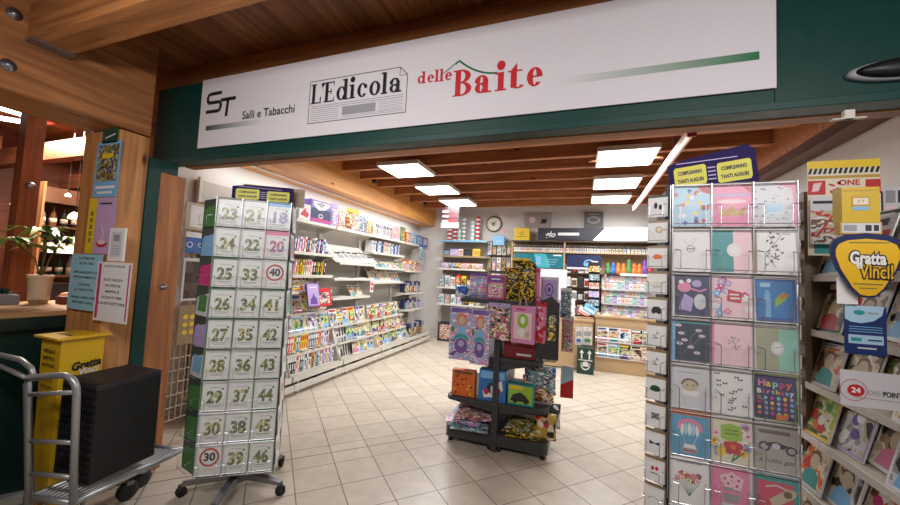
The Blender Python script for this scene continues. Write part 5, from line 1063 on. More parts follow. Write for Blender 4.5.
# ================================================================== bar counter and bar room at left
CG = mat('counter_green', (10, 44, 40), .4)
e = empty('bar_counter', (-3.36, 1.49, 0), 0, 'dark green bar counter with wooden top at the left edge', 'counter')
m = MB(); m.box(-.76, -2.4, 0, -.04, .36, 1.06, CG); m.build('body', e)
m = MB(); m.box(-.02, -2.4, 1.06, .02, .36, 1.14, mat('counter_edge', (8, 34, 32), .35)); m.box(-.8, -2.4, 1.06, -.02, .36, 1.125, _M['counter_edge']); m.build('edge_slab', e)
m = MB(); m.box(-.8, -2.4, 1.126, -.0, .36, 1.17, wood('bar_top', (150, 108, 66), (206, 162, 112), 'y')); m.build('top', e)
m = MB(); m.box(-.78, -2.4, 0, -.761, .36, 1.0, CG); m.build('back', e)
BW = wood('bar_wall_wood', (74, 34, 20), (116, 58, 34), 'y', plank=0); BW2 = wood('bar_wall_light', (150, 96, 56), (200, 140, 92), 'z')
m = MB(); m.box(-7.2, -3, 0, -7.1, 3.9, 3.2, BW); struct('wall_bar_left', m)
m = MB(); m.box(-7.1, 3.8, 0, -3.95, 3.9, 3.2, BW); struct('wall_bar_back', m)
m = MB(); m.box(-3.96, 1.97, 0, -3.951, 3.8, 3.2, BW); struct('wall_bar_right', m)
for y, z, nm in ((2.2, 2.62, 'trim_bar_beam'), (2.9, 2.5, 'trim_bar_beam_rear')):
    m = MB(); m.box(-7.1, y, z, -3.97, y+.12, z+.2, wood('bar_beam', (96, 48, 28), (140, 78, 46), 'x')); struct(nm, m)
m = MB(); m.box(-4.62, 1.6, 1.0, -4.5, 1.72, 3.15, wood('bar_post', (110, 56, 30), (150, 86, 50), 'z')); struct('trim_bar_post', m)
p = PX(4, 181, -4.5); m = MB(); m.lathe([(.03, 0), (.03, .02), (.012, .03)], (0, 0, 0), STEEL, 14, 'x'); tag(m.build('steel_disc', loc=(-4.499, 1.66, p.z)), 'round steel disc on the wooden post inside the bar', 'knob')
# tube lights
for i, (p0, p1) in enumerate((((0, 108), (45, 121)), ((0, 118), (30, 123)))):
    A_ = PZ(*p0, 3.05-.03*i); B_ = PZ(*p1, 3.05-.03*i); d = A_-B_; A_ = B_+d*3
    e = empty('bar_tube_light', tuple(B_), 0, 'bright white tube light on the bar ceiling, %s of the pair' % ('upper', 'lower')[i], 'tube light', 'bar tube lights')
    m = MB(); m.tube([(0, 0, 0), tuple(A_-B_)], .025, LIGHT, 8); m.build('tube', e)
    if i == 0: m = MB(); m.box(-.02, -.03, -.03, .12, .03, .03, _M['red_cap']); m.build('end_cap', e)
# shelf unit with bottles, lit panel, window glow
SX = -5.6
def bar(px, py): return PX(px, py, SX)
u0, u1 = bar(42, 200), bar(84, 262)
BSH = e = empty('bar_shelf', (SX, u0.y, 1.0), 0, 'dark wooden bottle shelf on the bar wall behind the plant', 'shelf')
m = MB(); W_ = u1.y-u0.y+.25; m.box(-.3, 0, 0, -.28, W_, 1.35, mat('bar_dark', (96, 62, 44), .5)); m.build('back_panel', e)
for z in (.02, .3, .58, .86, 1.14):
    m = MB(); m.box(-.279, .02, z, 0, W_-.02, z+.02, mat('bar_dark', (96, 62, 44), .5)); m.build('shelf', e)
for yy in (0, W_-.02):
    m = MB(); m.box(-.279, yy, 0, .01, yy+.02, 1.36, BW2); m.build('side', e)
k = 0
for z in (.32, .6, .88):
    for i in range(6):
        m = MB(); cc = ('dark', 'darkgreen', 'brown', 'black', 'grey')[(k*7+i) % 5]; m.lathe([(.03, 0), (.032, .01), (.032, .13), (.012, .17), (.012, .215), (.014, .22)], (0, 0, 0), mat('bottle_'+cc, PAL[cc], .15), 12); m.lathe([(.0325, .04), (.0325, .09)], (0, 0, 0), C('cream'), 12)
        tag(m.build('bottle', loc=(SX-.12, u0.y+.06+i*(W_-.1)/6, 1.0+z+.001)), '%s bottle on the bar shelf, %s from the left on the %s board' % (cc, ORD[i], {.32: 'lower', .6: 'middle', .88: 'upper'}[z]), 'bottle', 'bottles on the bar shelf'); k += 1
WARM = mat('warm_glow', (255, 238, 214), .4, emit=1.3)
m = MB(); m.box(-.02, 0, 0, 0, .24, .09, WARM); p = bar(47, 248); m.build('light_panel', BSH, (.03, p.y-u0.y, p.z-1.05))
for i, (px, py) in enumerate(((75, 218), (22, 205), (68, 196))):
    p = PX(px, py, -5.1-.1*i); e = empty('pendant_lamp', tuple(p), 0, 'warm glowing bar lamp, %s' % ('right of the plant', 'left, behind the plant leaves', 'high at right, the smallest')[i], 'lamp', 'bar pendant lamps')
    s = (.06, .08, .03)[i]; m = MB(); m.lathe([(s*.35, s), (s*.8, s*.5), (s, 0), (s*.9, -s*.25), (s*.2, -s*.3)], (0, 0, 0), WARM, 16); m.build('shade', e)
    m = MB(); m.tube([(0, 0, s), (0, 0, 3.1-p.z)], .004, C('black'), 5); m.build('cord', e)
for i, yy in enumerate((1.95, 2.15)):
    m = MB(); m.box(-6.9, yy, .0, -6.84, yy+.09, 3.0, BW2); tag(m.build('wooden_upright', loc=(0, 0, 0)), 'pale wooden upright in the bar, %s' % ('left', 'right')[i], 'post', 'bar uprights')
m = MB(); m.box(0, 0, 0, .05, .7, .25, C('dark')); p = bar(30, 285); tag(m.build('bar_machine', loc=(SX+.3, p.y-.2, 1.0)), 'dark low bar machine behind the counter', 'machine')
m = MB(); m.box(-.3, -1, 0, .5, .9, 1.0, BW2); tag(m.build('back_counter', loc=(SX, 2.4, 0)), 'wooden back counter under the bar shelf', 'counter')
# plant
p = PZ(38, 303, 1.171); PP = Vector((p.x, p.y, 1.171)); print('plant', p)
e = empty('potted_plant', tuple(PP), 0, 'green umbrella plant in a pale ribbed pot on the bar counter', 'plant')
m = MB(); prof = [(.055, 0), (.062, .02)]
for k in range(9): prof += [(.063+k*.001, .02+k*.014), (.066+k*.001, .027+k*.014)]
prof += [(.08, .15), (.08, .162), (.07, .162), (.068, .14)]
prof = [(a_*.93, b_*1.35) for a_, b_ in prof]; m.lathe(prof, (0, 0, 0), mat('pot_cream', (206, 190, 160), .6), 20); m.build('pot', e)
m = MB(); m.lathe([(.06, .19), (.062, .2)], (0, 0, 0), mat('soil', (50, 36, 26), .9), 16); m.build('soil', e)
rr = random.Random(5); m = MB(); lf = MB(); LG = mat('leaf_green', (92, 142, 56), .35); LG2 = mat('leaf_light', (170, 196, 116), .35)
stems = [[(0, 0, .19), (.005, .0, .36), (-.005, .0, .56)], [(0, 0, .19), (.02, .03, .35), (.05, .08, .5)], [(0, 0, .19), (-.01, -.04, .34), (-.03, -.16, .47)], [(0, 0, .19), (.03, -.01, .3), (.08, -.02, .42)]]
for s_ in stems:
    m.tube(s_, .006, mat('stem', (96, 84, 50), .6), 6); tip = Vector(s_[-1])
    for k in range(16):
        a = rr.uniform(0, 2*PI); L = rr.uniform(.16, .3); drop = rr.uniform(-.08, .05); d = Vector((math.cos(a), math.sin(a), 0)); L *= (.5 if d.y > .2 else 1); nrm = Vector((-d.y, d.x, 0))
        mid = tip+d*L*.5+Vector((0, 0, .03)); end = tip+d*L+Vector((0, 0, drop)); w_ = .03
        lf.add([tuple(tip), tuple(mid-nrm*w_), tuple(mid+Vector((0, 0, -.006))), tuple(mid+nrm*w_), tuple(end)], [(0, 1, 2), (0, 2, 3), (1, 4, 2), (2, 4, 3)], (LG, LG2)[k % 3 == 0], True)
m.build('stem', e); lf.build('leaves', e)
e = empty('succulent', (PP.x-.02, PP.y-.17, 1.171), 0, 'small dark succulent in a low grey trough beside the ribbed pot', 'plant')
m = MB(); m.box(-.05, -.13, 0, .05, .06, .07, mat('trough_grey', (136, 136, 140), .6)); m.build('trough', e, bevel=.004)
m = MB()
for k in range(40):
    a = k*2.4; r_ = .004+.05*(k/40); z = .12-.04*(k/40); d = Vector((math.cos(a), math.sin(a), 0)); n_ = Vector((-d.y, d.x, 0)); b0 = Vector((0, -.035+(k % 3)*.02, .068)); t_ = b0+d*r_*1.3+Vector((0, 0, z-.06)); mm = b0.lerp(t_, .6)
    m.add([tuple(b0), tuple(mm-n_*.008), tuple(mm+n_*.008), tuple(t_)], [(0, 1, 3), (0, 3, 2)], C('darkgreen'))
m.build('leaves', e)
m = MB(); m.box(-.05, -.05, 0, .05, .05, .05, mat('small_box_red', (120, 62, 44), .5)); m.box(-.052, -.052, .05, .052, .052, .06, C('brown')); tag(m.build('small_box', loc=(PP.x+.16, PP.y+.1, 1.171), bevel=.003), 'small reddish brown box on the bar top right of the pot', 'box')
m = MB(); m.lathe([(.02, 0), (.05, .02), (.055, .05), (.035, .075), (.005, .08)], (0, 0, 0), mat('bread', (206, 130, 76), .6), 14); tag(m.build('pastry', loc=(PP.x+.02, PP.y+.16, 1.171)), 'orange brown pastry on the bar top behind the small box', 'food')

# ================================================================== centre gondola
GX, GY0, GY1 = -.69, 3.26, 4.15
G = empty('gondola', (GX, GY0, 0), 0, 'dark grey double-sided gondola shelf full of toys in the middle of the shop', 'display shelf')
def sh(side, z, d, y0, y1, th=.035, cut=.0):
    s = side; m = MB(); pts = [(s*.02, y0), (s*(d-.03), y0), (s*d, y0+.03), (s*d, y1), (s*.02, y1)]
    m.prism(pts if s > 0 else pts[::-1], z-th, z, DARKM, 'z'); return m
LL = GY1-GY0
m = MB(); m.box(-.02, .02, .0, .02, LL, 1.33, DARKM); m.build('spine', G)
m = MB(); m.box(-.025, -.012, .0, .025, .018, 1.34, DARKM); 
for k in range(20): m.box(-.004, -.0135, .12+k*.06, .004, -.012, .15+k*.06, C('black'))
m.build('upright', G)
for s in (-1, 1):
    m = sh(s, .15, .46, 0, LL, .1); m.build('base_shelf', G, bevel=.004)
    sh(s, .42, .46, 0, LL).build('shelf', G); sh(s, .82, .4, 0, LL).build('shelf', G); sh(s, 1.33, .38, 0, LL).build('shelf', G)
    for yy in (.03, LL-.05):
        m = MB(); q = [(s*.02, .41-.035), (s*.44, .41-.035), (s*.02, .32)]; m.prism(q, yy, yy+.006, DARKM); q = [(s*.02, .785), (s*.38, .785), (s*.02, .7)]; m.prism(q, yy, yy+.006, DARKM); m.build('bracket', G)
    for xx, yy in ((s*.42, .05), (s*.04, .03), (s*.42, LL-.05)):
        m = MB(); m.lathe([(.022, 0), (.022, .02), (.012, .05)], (0, 0, 0), C('black'), 12); m.build('foot', G, (xx, yy, 0))
def gp(px0, py0, px1, py1, Y, z0=None):
    """x centre, z base, width, height at depth Y"""
    a = PY((px0+px1)/2, py1, Y); t = PY((px0+px1)/2, py0, Y); l = PY(px0, (py0+py1)/2, Y); r = PY(px1, (py0+py1)/2, Y)
    z = a.z if z0 is None else z0; return a.x, z, r.x-l.x, t.z-z
def gbox(name, px0, py0, px1, py1, Y, z0, base, fr, lb, cat='toy box', d=.1, rz=0, rx=0):
    x, z, w_, h_ = gp(px0, py0, px1, py1, Y, z0); o = pack(name, w_, d, h_, base, (lambda m: fr(m, w_, h_))); o.location = (x, Y, z); o.rotation_euler = (rx, 0, rz); return tag(o, lb, cat)
def gbag(name, px0, py0, px1, py1, Y, z0, mt, lb, hc=None, d=.09, rz=0, rx=0, header=.12, cat='toy bag'):
    x, z, w_, h_ = gp(px0, py0, px1, py1, Y, z0); o = puffy(name, w_, h_/(1+(header if hc else 0)), d, mt, hc, header); o.location = (x, Y, z); o.rotation_euler = (rx, 0, rz); return tag(o, lb, cat)
# lower boxes on the .42 shelf
def fr(m, w, h):
    q = random.Random(1)
    for i in range(14): m.disc(q.uniform(-w*.4, w*.4), q.uniform(h*.1, h*.85), .012, .009, -.0001*i, C(('dark', 'yellow', 'red', 'dark')[i % 4]), 8)
    m.rect(-w*.4, h*.86, w*.4, h*.96, 0, C('brown'))
gbox('gift_bag', 451, 370, 474, 397, 3.28, .422, mat('bag_orange', (210, 104, 36), .5), fr, 'orange patterned paper box at the left of the middle gondola shelf', d=.07)
def fr(m, w, h):
    m.rect(-w*.45, h*.72, w*.45, h*.95, 0, C('skyblue')); m.poly([(-w*.35, h*.3), (w*.05, h*.55), (w*.35, h*.7), (w*.4, h*.4), (w*.1, h*.15), (-w*.3, h*.1)], -.0003, C('white')); m.disc(0, h*.42, w*.2, h*.18, -.0006, C('navy')); m.disc(w*.2, h*.35, w*.12, h*.12, -.0008, C('red')); m.disc(-w*.22, h*.3, w*.1, h*.1, -.0008, C('red')); m.rect(-w*.05, h*.2, w*.05, h*.5, -.001, C('palegrey')); m.rect(-w*.45, 0, w*.45, h*.08, -.0003, C('blue'))
o = gbox('gift_bag', 478, 370, 505, 403, 3.27, .422, mat('bag_blue', (48, 110, 180), .4), fr, 'blue toy carry bag with red handle on the middle gondola shelf', 'bag', .09)
m = MB(); w_ = .09; m.tube([(-.05, 0, 0), (-.045, 0, .09), (-.02, 0, .14), (.02, 0, .14), (.045, 0, .09), (.05, 0, 0)], .006, C('red'), 6); m.build('handle', o, (0, .045, gp(478, 370, 505, 403, 3.27, .422)[3]))
def fr(m, w, h): m.rect(-w*.46, h*.1, w*.46, h*.95, 0, C('lime')); m.poly([(-w*.4, h*.2), (-w*.3, h*.5), (0, h*.65), (w*.2, h*.5), (w*.4, h*.2)], -.0003, C('dark')); m.disc(-w*.2, h*.22, .02, .02, -.0006, C('black')); m.disc(w*.22, h*.22, .02, .02, -.0006, C('black')); m.rect(-w*.45, h*.78, w*.1, h*.95, -.0006, C('yellow'))
gbox('toy_box', 507, 385, 533, 405, 3.28, .422, C('teal'), fr, 'teal and yellow boxed toy with a black vehicle on the middle gondola shelf', d=.1)
for i, (a_, lb, bm) in enumerate((((524, 366, 556, 378), 'blue and orange', 2), ((522, 376, 554, 390), 'blue and yellow', 1))):
    gbag('toy_bag', *a_, 3.45, (.5, .43)[i], BUSY[bm], '%s toy bag on the right of the middle gondola shelf, %s of two' % (lb, ('upper', 'lower')[i]), d=.1, rz=.1)
# bottom comics
def flatbag(px, py, z, w_, h_, mt, lb, rz, dz=.03, i=0):
    p = PZ(px, py, z); o = puffy('comic_bag', w_, h_, dz, mt); o.location = (p.x, p.y+.06, z+.018); o.rotation_euler = (-PI/2+.12, 0, rz); return tag(o, lb, 'comic bag', 'bagged comics on the gondola base')
for i, (px, py, bm, lb) in enumerate(((466, 436, 2, 'red white and blue'), (458, 428, 0, 'lilac'), (472, 425, 6, 'dark'))): flatbag(px, py, .155+i*.04, .34, .4, BUSY[(2, 0, 5)[i]], '%s comic bag lying on the left base shelf, %s from the bottom' % (lb, ORD[i]), (.1, -.1, .2)[i], i=i)
for i, (px, py, bm, lb) in enumerate(((522, 444, 6, 'black and green'), (518, 440, 3, 'green'))): flatbag(px, py, .155+i*.035, .32, .36, BUSY[(6, 3)[i]], '%s comic bag lying on the right base shelf, %s of two' % (lb, ('lower', 'upper')[i]), (.05, -.15)[i])
gbag('comic_bag', 533, 414, 556, 438, 3.3, .17, art('goldfoil', [PAL[k] for k in ('gold', 'cream', 'black', 'gold', 'red')], 22), 'crumpled gold and red comic bag at the right corner of the gondola base', d=.1, rx=-.3)
gbag('comic_bag', 540, 404, 560, 425, 3.5, .2, art('silverbag', [PAL[k] for k in ('palegrey', 'grey', 'white', 'dark')], 22), 'silver crumpled bag behind the gold comic bag', d=.1, rx=-.3)
# shelf .82 right: red and dark boxes
def frd(m, w, h): m.rect(-w*.1, h*.15, w*.35, h*.25, 0, C('palegrey')); m.disc(-w*.2, h*.75, w*.1, h*.12, 0, C('gold'))
gbox('toy_box', 503, 337, 536, 359, 3.3, .822, mat('box_wine', (124, 32, 40), .4), frd, 'dark red boxed toy on the upper gondola shelf', d=.14)
gbag('toy_bag', 536, 341, 556, 357, 3.32, .822, art('greenwhite', [PAL[k] for k in ('green', 'white', 'cream', 'lime')], 30), 'green and white toy bag on the upper gondola shelf right of the red box')
gbag('toy_bag', 535, 302, 546, 342, 3.24, .99, art('redclear', [PAL[k] for k in ('red', 'pink', 'red', 'white')], 26), 'red toy bag hanging at the right of the gondola', C('red'), .06)
gbag('toy_bag', 546, 308, 557, 342, 3.26, .99, BUSY[3], 'green and orange toy bag hanging right of the red bag', C('teal'), .06)
gbag('toy_bag', 507, 335, 520, 348, 3.24, 1.0, BUSY[1], 'small dark and orange toy bag beneath the pink boxed toy', None, .05)
# hanging doll bags
def doll(px0, py0, px1, py1, Y, lb, rz):
    x, z, w_, h_ = gp(px0, py0, px1, py1, Y); e = empty('doll_bag', (x, Y, z), rz, lb, 'toy bag')
    m = MB(); m.box(-w_*.45, .006, 0, w_*.45, .012, h_*.96, BUSY[0]); m.build('card', e)
    m = MB(); y = .004
    m.disc(0, h_*.74, w_*.2, h_*.12, y, C('orange'), 16); m.disc(0, h_*.72, w_*.13, h_*.08, y-.001, C('beige'), 14); m.poly([(-w_*.2, h_*.38), (w_*.2, h_*.38), (w_*.1, h_*.62), (-w_*.1, h_*.62)], y, C('skyblue'))
    m.ring(0, h_*.36, w_*.28, h_*.12, w_*.17, h_*.05, y-.0005, C('teal'), 16, 0, PI); m.disc(0, h_*.26, w_*.24, h_*.14, y-.001, C('purple'), 16); m.disc(0, h_*.3, w_*.12, h_*.06, y-.002, C('lilac'), 12); m.rect(-w_*.4, h_*.86, w_*.4, h_*.94, y, C('purple')); m.disc(-w_*.34, h_*.55, w_*.08, h_*.06, y, C('green')); m.disc(w_*.32, h_*.5, w_*.07, h_*.05, y, C('pink'))
    m.build('doll_print', e)
    p = puffy('x', w_, h_, .07, FILM); pm = p.children[0] if p.children else KIDS[p.name][0]; pm.parent = e; pm.name = 'clear_pouch'; KIDS[e.name].append(pm); bpy.data.objects.remove(p)
    return e
doll(447, 305, 473, 360, 3.16, 'left one of the clear hanging doll bags at the left end of the gondola', .05)
doll(468, 307, 489, 365, 3.13, 'right one of the clear hanging doll bags at the left end of the gondola', -.06)
gbag('toy_bag', 487, 303, 509, 343, 3.18, .99, BUSY[5], 'dark mixed pattern toy bag hanging between the doll bags and the pink toy', C('lilac'), .06)
def fr(m, w, h): m.rect(-w*.38, h*.12, w*.38, h*.82, 0, C('palepink')); m.disc(0, h*.6, w*.24, h*.2, -.0003, C('lime')); m.disc(0, h*.62, w*.1, h*.1, -.0006, C('white')); m.disc(-w*.05, h*.3, w*.16, h*.12, -.0006, C('white')); m.disc(w*.2, h*.25, w*.1, h*.08, -.0008, C('beige')); m.rect(-w*.3, h*.88, w*.1, h*.93, -.0003, C('magenta'))
gbox('toy_box', 510, 306, 534, 342, 3.16, .985, mat('box_pink', (216, 142, 186), .4), fr, 'pink window-boxed plush toy hanging at the middle of the gondola', d=.06, rz=-.12)
m = MB(); m.tube([(-.03, 0, 0), (-.02, 0, .06), (.0, 0, .09), (.02, 0, .06), (.03, 0, 0)], .006, C('beige'), 6); m.tube([(.07, 0, 0), (.09, 0, .07), (.13, 0, .09), (.17, 0, .03)], .005, C('black'), 6)
x, z, w_, h_ = gp(510, 306, 534, 342, 3.16, .985); tag(m.build('hook', loc=(x, 3.15, z+h_)), 'beige and black hanging loops above the pink boxed toy', 'hook')
# top of gondola
zt = 1.332
gbag('plush_toy', 455, 285, 470, 298, 3.35, zt, art('plushblue', [PAL[k] for k in ('skyblue', 'white', 'blue')], 14), 'blue and white plush toy at the left end of the gondola top', d=.12, cat='toy')
gbag('toy_bag', 469, 273, 486, 301, 3.38, zt, BUSY[0], 'lilac toy bag with blue base on the gondola top', C('purple'))
def fr(m, w, h): m.rect(-w*.46, h*.72, w*.46, h*.95, 0, C('purple')); m.rect(-w*.25, h*.81, w*.25, h*.86, -.0004, C('white')); m.rect(-w*.4, h*.1, w*.4, h*.68, 0, BUSY[4])
gbox('toy_box', 486, 275, 504, 301, 3.3, zt, mat('box_magenta', (196, 70, 140), .4), fr, 'magenta box with purple header on the gondola top', d=.06)
for i, a_ in enumerate(((505, 268, 520, 300), (518, 262, 535, 299), (512, 258, 530, 270))): gbag('candy_bag', *a_, 3.34-.02*i if i < 2 else 3.45, zt if i < 2 else 1.6, BUSY[6], 'black and yellow striped bag on the gondola top, %s' % ('left', 'right', 'upper one behind'), C('black'), .07) if 0 else gbag('candy_bag', *a_, (3.34, 3.3, 3.42)[i], zt if i < 2 else zt+.18, BUSY[6], 'black and yellow striped bag on the gondola top, %s' % ('left one', 'right one', 'upper one behind')[i], C('yellow') if i == 2 else None, .07)
e = empty('toy_tube', (PY(537, 292, 3.36).x, 3.36, zt), 0, 'tall pink tube on the gondola top', 'toy'); m = MB(); m.lathe([(.025, 0), (.026, .02), (.026, .27), (.02, .29)], (0, 0, 0), C('pink'), 14); m.build('tube', e); m = MB(); m.lathe([(.027, .27), (.027, .3), (.01, .31)], (0, 0, 0), C('magenta'), 14); m.build('cap', e)
def fr(m, w, h): m.rect(-w*.42, h*.08, w*.42, h*.88, 0, C('lilac')); m.ring(0, h*.5, w*.24, h*.26, w*.18, h*.2, -.0003, C('purple')); m.disc(0, h*.5, w*.1, h*.1, -.0005, C('purple'))
gbox('toy_box', 540, 277, 558, 295, 3.45, zt, C('palegrey'), fr, 'grey boxed toy with a purple ring on the gondola top at right', d=.1)
m = MB(); m.prism([(-.12, 0), (.14, 0), (.14, .22), (.02, .3), (-.12, .2)], 0, .012, mat('dark_panel', (52, 50, 54), .5)); p = PY(555, 345, 3.6); tag(m.build('dark_sign', loc=(p.x, 3.62, 1.12)), 'dark grey pointed panel at the right side of the gondola', 'panel') if 0 else None
m = MB(); m.prism([(.34, .86), (.53, .86), (.53, 1.34), (.46, 1.4), (.34, 1.33)], 0, .014, mat('dark_panel', (52, 50, 54), .5)); m.build('side_panel', G, (0, -.02, 0))
# right side packs
for i, (a_, bm, lb) in enumerate((((560, 288, 571, 318), 2, 'white and blue'), ((561, 316, 573, 352), 4, 'pink'))): gbag('doll_pack', *a_, 3.75, None, BUSY[bm], '%s packed doll hanging on the right flank of the gondola, %s' % (lb, ('upper', 'lower')[i]), C('white'), .06)
def fr(m, w, h): m.poly([(-w*.5, 0), (w*.5, 0), (w*.5, h*.6), (-w*.5, h*.4)], 0, C('red')); m.poly([(-w*.5, h*.4), (w*.5, h*.6), (w*.4, h*.95), (-w*.3, h)], -.0003, C('lightblue'))
gbox('toy_card', 560, 366, 573, 398, 3.7, None, C('white'), fr, 'red and pale blue card hanging low on the right flank of the gondola', 'toy card', .008, .15)
# ================================================================== back wall
BY = 7.82
def bp(px, py, Y=BY): return PY(px, py, Y)
# left back shelving
x0, x1 = bp(438, 260).x, bp(486, 260).x
e = empty('wall_shelving', (x0, 8.19, 0), 0, 'grey metal shelving on the back wall at the left corner', 'shelf')
W_ = x1-x0
m = MB(); m.box(0, -.03, 0, W_, 0, 2.3, mat('grey_panel', (150, 144, 138), .6)); m.build('back_panel', e)
BS = [bp(460, y_).z for y_ in (240.5, 256, 269, 288, 305)]
for i, z in enumerate(BS):
    m = MB(); m.box(.01, -.37, z-.025, W_-.01, -.031, z, SHELF); m.box(.01, -.376, z-.03, W_-.01, -.37, z+.01, C('skyblue') if i == 0 else (C('kraft') if i == 1 else SHELF)); m.build('shelf', e)
for xx in (0, W_-.02):
    m = MB(); m.box(xx, -.06, 0, xx+.02, -.031, 2.3, SHELF); m.build('upright', e)
# stacks of tins on the top shelf
for s, (px, n, c1, c2) in enumerate(((447, 3, 'red', 'white'), (452.5, 5, 'white', 'red'), (457, 3, 'white', 'mint'), (461.5, 6, 'white', 'grey'), (470.5, 5, 'lightblue', 'white'), (475.5, 6, 'white', 'red'))):
    for k in range(n):
        m = MB(); r = .05; m.lathe([(r, 0), (r, .045)], (0, 0, 0), C(c1), 14); m.lathe([(r*.98, .045), (r, .05), (r, .09), (r*.9, .094)], (0, 0, 0), C(c2), 14)
        p = bp(px, 240); tag(m.build('tin', loc=(p.x, 7.98, BS[0]+.002+k*.095)), '%s and %s tin, %s from bottom of the %s stack, top back shelf' % (c1, c2, ORD[k], ORD[s]), 'tin', 'stacked tins on the back shelf')
def shelf_item(px0, py0, px1, z, base, bi, lb, h_=None, grp=None, Y=7.86, d=.14, name='boxed_item', cat='box'):
    a, b = bp(px0, 250, Y), bp(px1, 250, Y); t = bp(px0, py0, Y).z-z if h_ is None else h_; w_ = b.x-a.x
    o = pack(name, w_, d, t, base, (lambda m: m.rect(-w_*.42, t*.15, w_*.42, t*.8, 0, bi))); o.location = ((a.x+b.x)/2, Y, z+.001); return tag(o, lb, cat, grp)
g = 'goods on the back left shelving'
for i, (a, b, c, bi, lb) in enumerate(((443, 450, 'navy', BUSY[2], 'navy'), (450, 459, 'lilac', BUSY[0], 'lilac'), (459, 463, 'white', BUSY[1], 'white'), (463.5, 472, 'black', C('dark'), 'black'), (472.5, 480, 'yellow', C('gold'), 'yellow'))): shelf_item(a, 249, b, BS[1], C(c), bi, '%s boxed item on the second back shelf, %s from the left' % (lb, ORD[i]), grp=g)
o = puffy('bagged_item', .2, .15, .1, C('lime')); put(o, (bp(456, 245).x, 8.03, BS[1]+.16 - .15), 0, 'lime green bagged item behind the boxes of the second back shelf', 'bag', g)
for i, (px, bi, lb) in enumerate(((444, 0, 'violet'), (451, 2, 'blue'), (458, 1, 'red'), (465, 4, 'orange and pink'), (471, 1, 'red and yellow'), (477, 4, 'pink'))): o = puffy('bagged_item', .24, .14, .12, BUSY[bi]); put(o, (bp(px, 262).x, 7.94, BS[2]+.002), 0, '%s bagged item on the third back shelf, %s from the left' % (lb, ORD[i]), 'bag', g)
for i in range(8): shelf_item(441+i*5.4, 274, 445.6+i*5.4, BS[3], C(('grey', 'palegrey', 'white', 'red', 'yellow', 'dark', 'palegrey', 'lilac')[i]), BUSY[(2, 2, 5, 1, 6, 7, 0, 4)[i]], '%s boxed item on the fourth back shelf, %s from the left' % (('grey', 'pale grey', 'white', 'red', 'yellow', 'dark', 'light grey', 'lilac')[i], ORD[i]), h_=.3-.03*(i % 3), grp=g)
for i in range(7): shelf_item(441+i*6, 290, 446+i*6, BS[4], C(('palegrey', 'grey', 'white', 'palegrey', 'dark', 'white', 'grey')[i]), BUSY[(2, 5, 2, 0, 6, 1, 7)[i]], '%s box on the lowest back shelf, %s from the left' % (('pale grey', 'grey', 'white', 'silver grey', 'dark', 'cream white', 'mid grey')[i], ORD[i]), h_=.22, grp=g)
m = MB(); m.box(0, -.3, 0, W_-.1, -.035, .42, C('dark')); m.box(.05, -.31, .05, W_-.2, -.3, .38, BUSY[5]); tag(m.build('storage_box', loc=(x0+.05, 8.19, .001)), 'dark low storage box under the back left shelving', 'box')
# hanging goods panel between the shelving and the cabinet
x2, x3 = bp(487, 260, 8.1).x, bp(511, 260, 8.1).x
e = empty('peg_panel', (x2, 8.19, 0), 0, 'grey peg panel of hanging goods on the back wall below the clock', 'panel')
zt = bp(498, 241, 8.1).z; m = MB(); m.box(0, -.03, .3, x3-x2, 0, zt, mat('peg_grey', (118, 106, 96), .6)); m.build('board', e)
for k in range(3): m = MB(); zz = zt-.35*(k+1); m.box(0, -.07, zz, x3-x2, -.031, zz+.015, C('dark')); m.build('rail', e)
k = 0
for j, (z0_, hh) in enumerate(((zt-.32, .28), (zt-.68, .3), (zt-1.05, .3))):
    for i in range(5):
        w_ = (x3-x2)/5; m = MB(); m.box(-w_*.4, 0, 0, w_*.4, .02, hh, C(('palegrey', 'kraft', 'olive', 'grey', 'cream', 'white')[(i*2+j) % 6])); m.rect(-w_*.3, hh*.1, w_*.3, hh*.6, -.0008, BUSY[(i+j*3) % 8]); m.disc(0, hh*.85, .02, .02, -.001, C('dark'), 8)
        tag(m.build('blister_pack', loc=(x2+w_*(i+.5), 8.09, z0_)), '%s hanging pack on the peg panel, %s from the left in the %s row' % (('pale grey', 'brown', 'olive', 'grey', 'cream', 'white')[(i*2+j) % 6], ORD[i], ('top', 'middle', 'bottom')[j]), 'pack', 'hanging packs on the peg panel')
def bhang(name, px0, py0, px1, py1, Y, lb, cat, draw, base, th=.02): return hang(name, px0, py0, px1, py1, Y, lb, cat, draw, base, th)
# clock
p = bp(494, 224, 8.17); e = empty('wall_clock', (p.x, 8.195, p.z), 0, 'round wall clock with dark rim on the back wall', 'clock')
m = MB(); m.lathe([(.18, 0), (.19, .02), (.17, .035), (.155, .03)], (0, 0, 0), mat('clock_rim', (90, 80, 70), .4), 32, 'y'); m.build('rim', e)
m = MB(); m.disc(0, 0, .158, .158, -.031, C('cream'), 32); m.disc(0, 0, .08, .08, -.0314, C('palegrey'), 20); m.disc(-.01, .0, .045, .05, -.0318, C('olive'), 7)
for k in range(12): a = k*PI/6; m.stroke([(.125*math.sin(a), .125*math.cos(a)), (.148*math.sin(a), .148*math.cos(a))], .012, -.0316, INK)
m.build('dial', e)
m = MB(); m.stroke([(0, 0), (.05, .07)], .012, -.0335, INK); m.stroke([(0, 0), (-.1, .03)], .009, -.0335, INK); m.build('hands', e)
m = MB(); m.rect(-.05, -.05, .05, .05, 0, C('palepink')); m.disc(0, 0, .035, .035, -.0005, C('red'), 14); m.disc(0, 0, .025, .025, -.001, C('palepink'), 14); m.box(-.05, .0005, -.05, .05, .004, .05, C('white')); p = bp(505, 231, 8.18); tag(m.build('sticker', loc=(p.x, 8.19, p.z)), 'small pink square notice with red ring on the back wall right of the clock', 'notice')
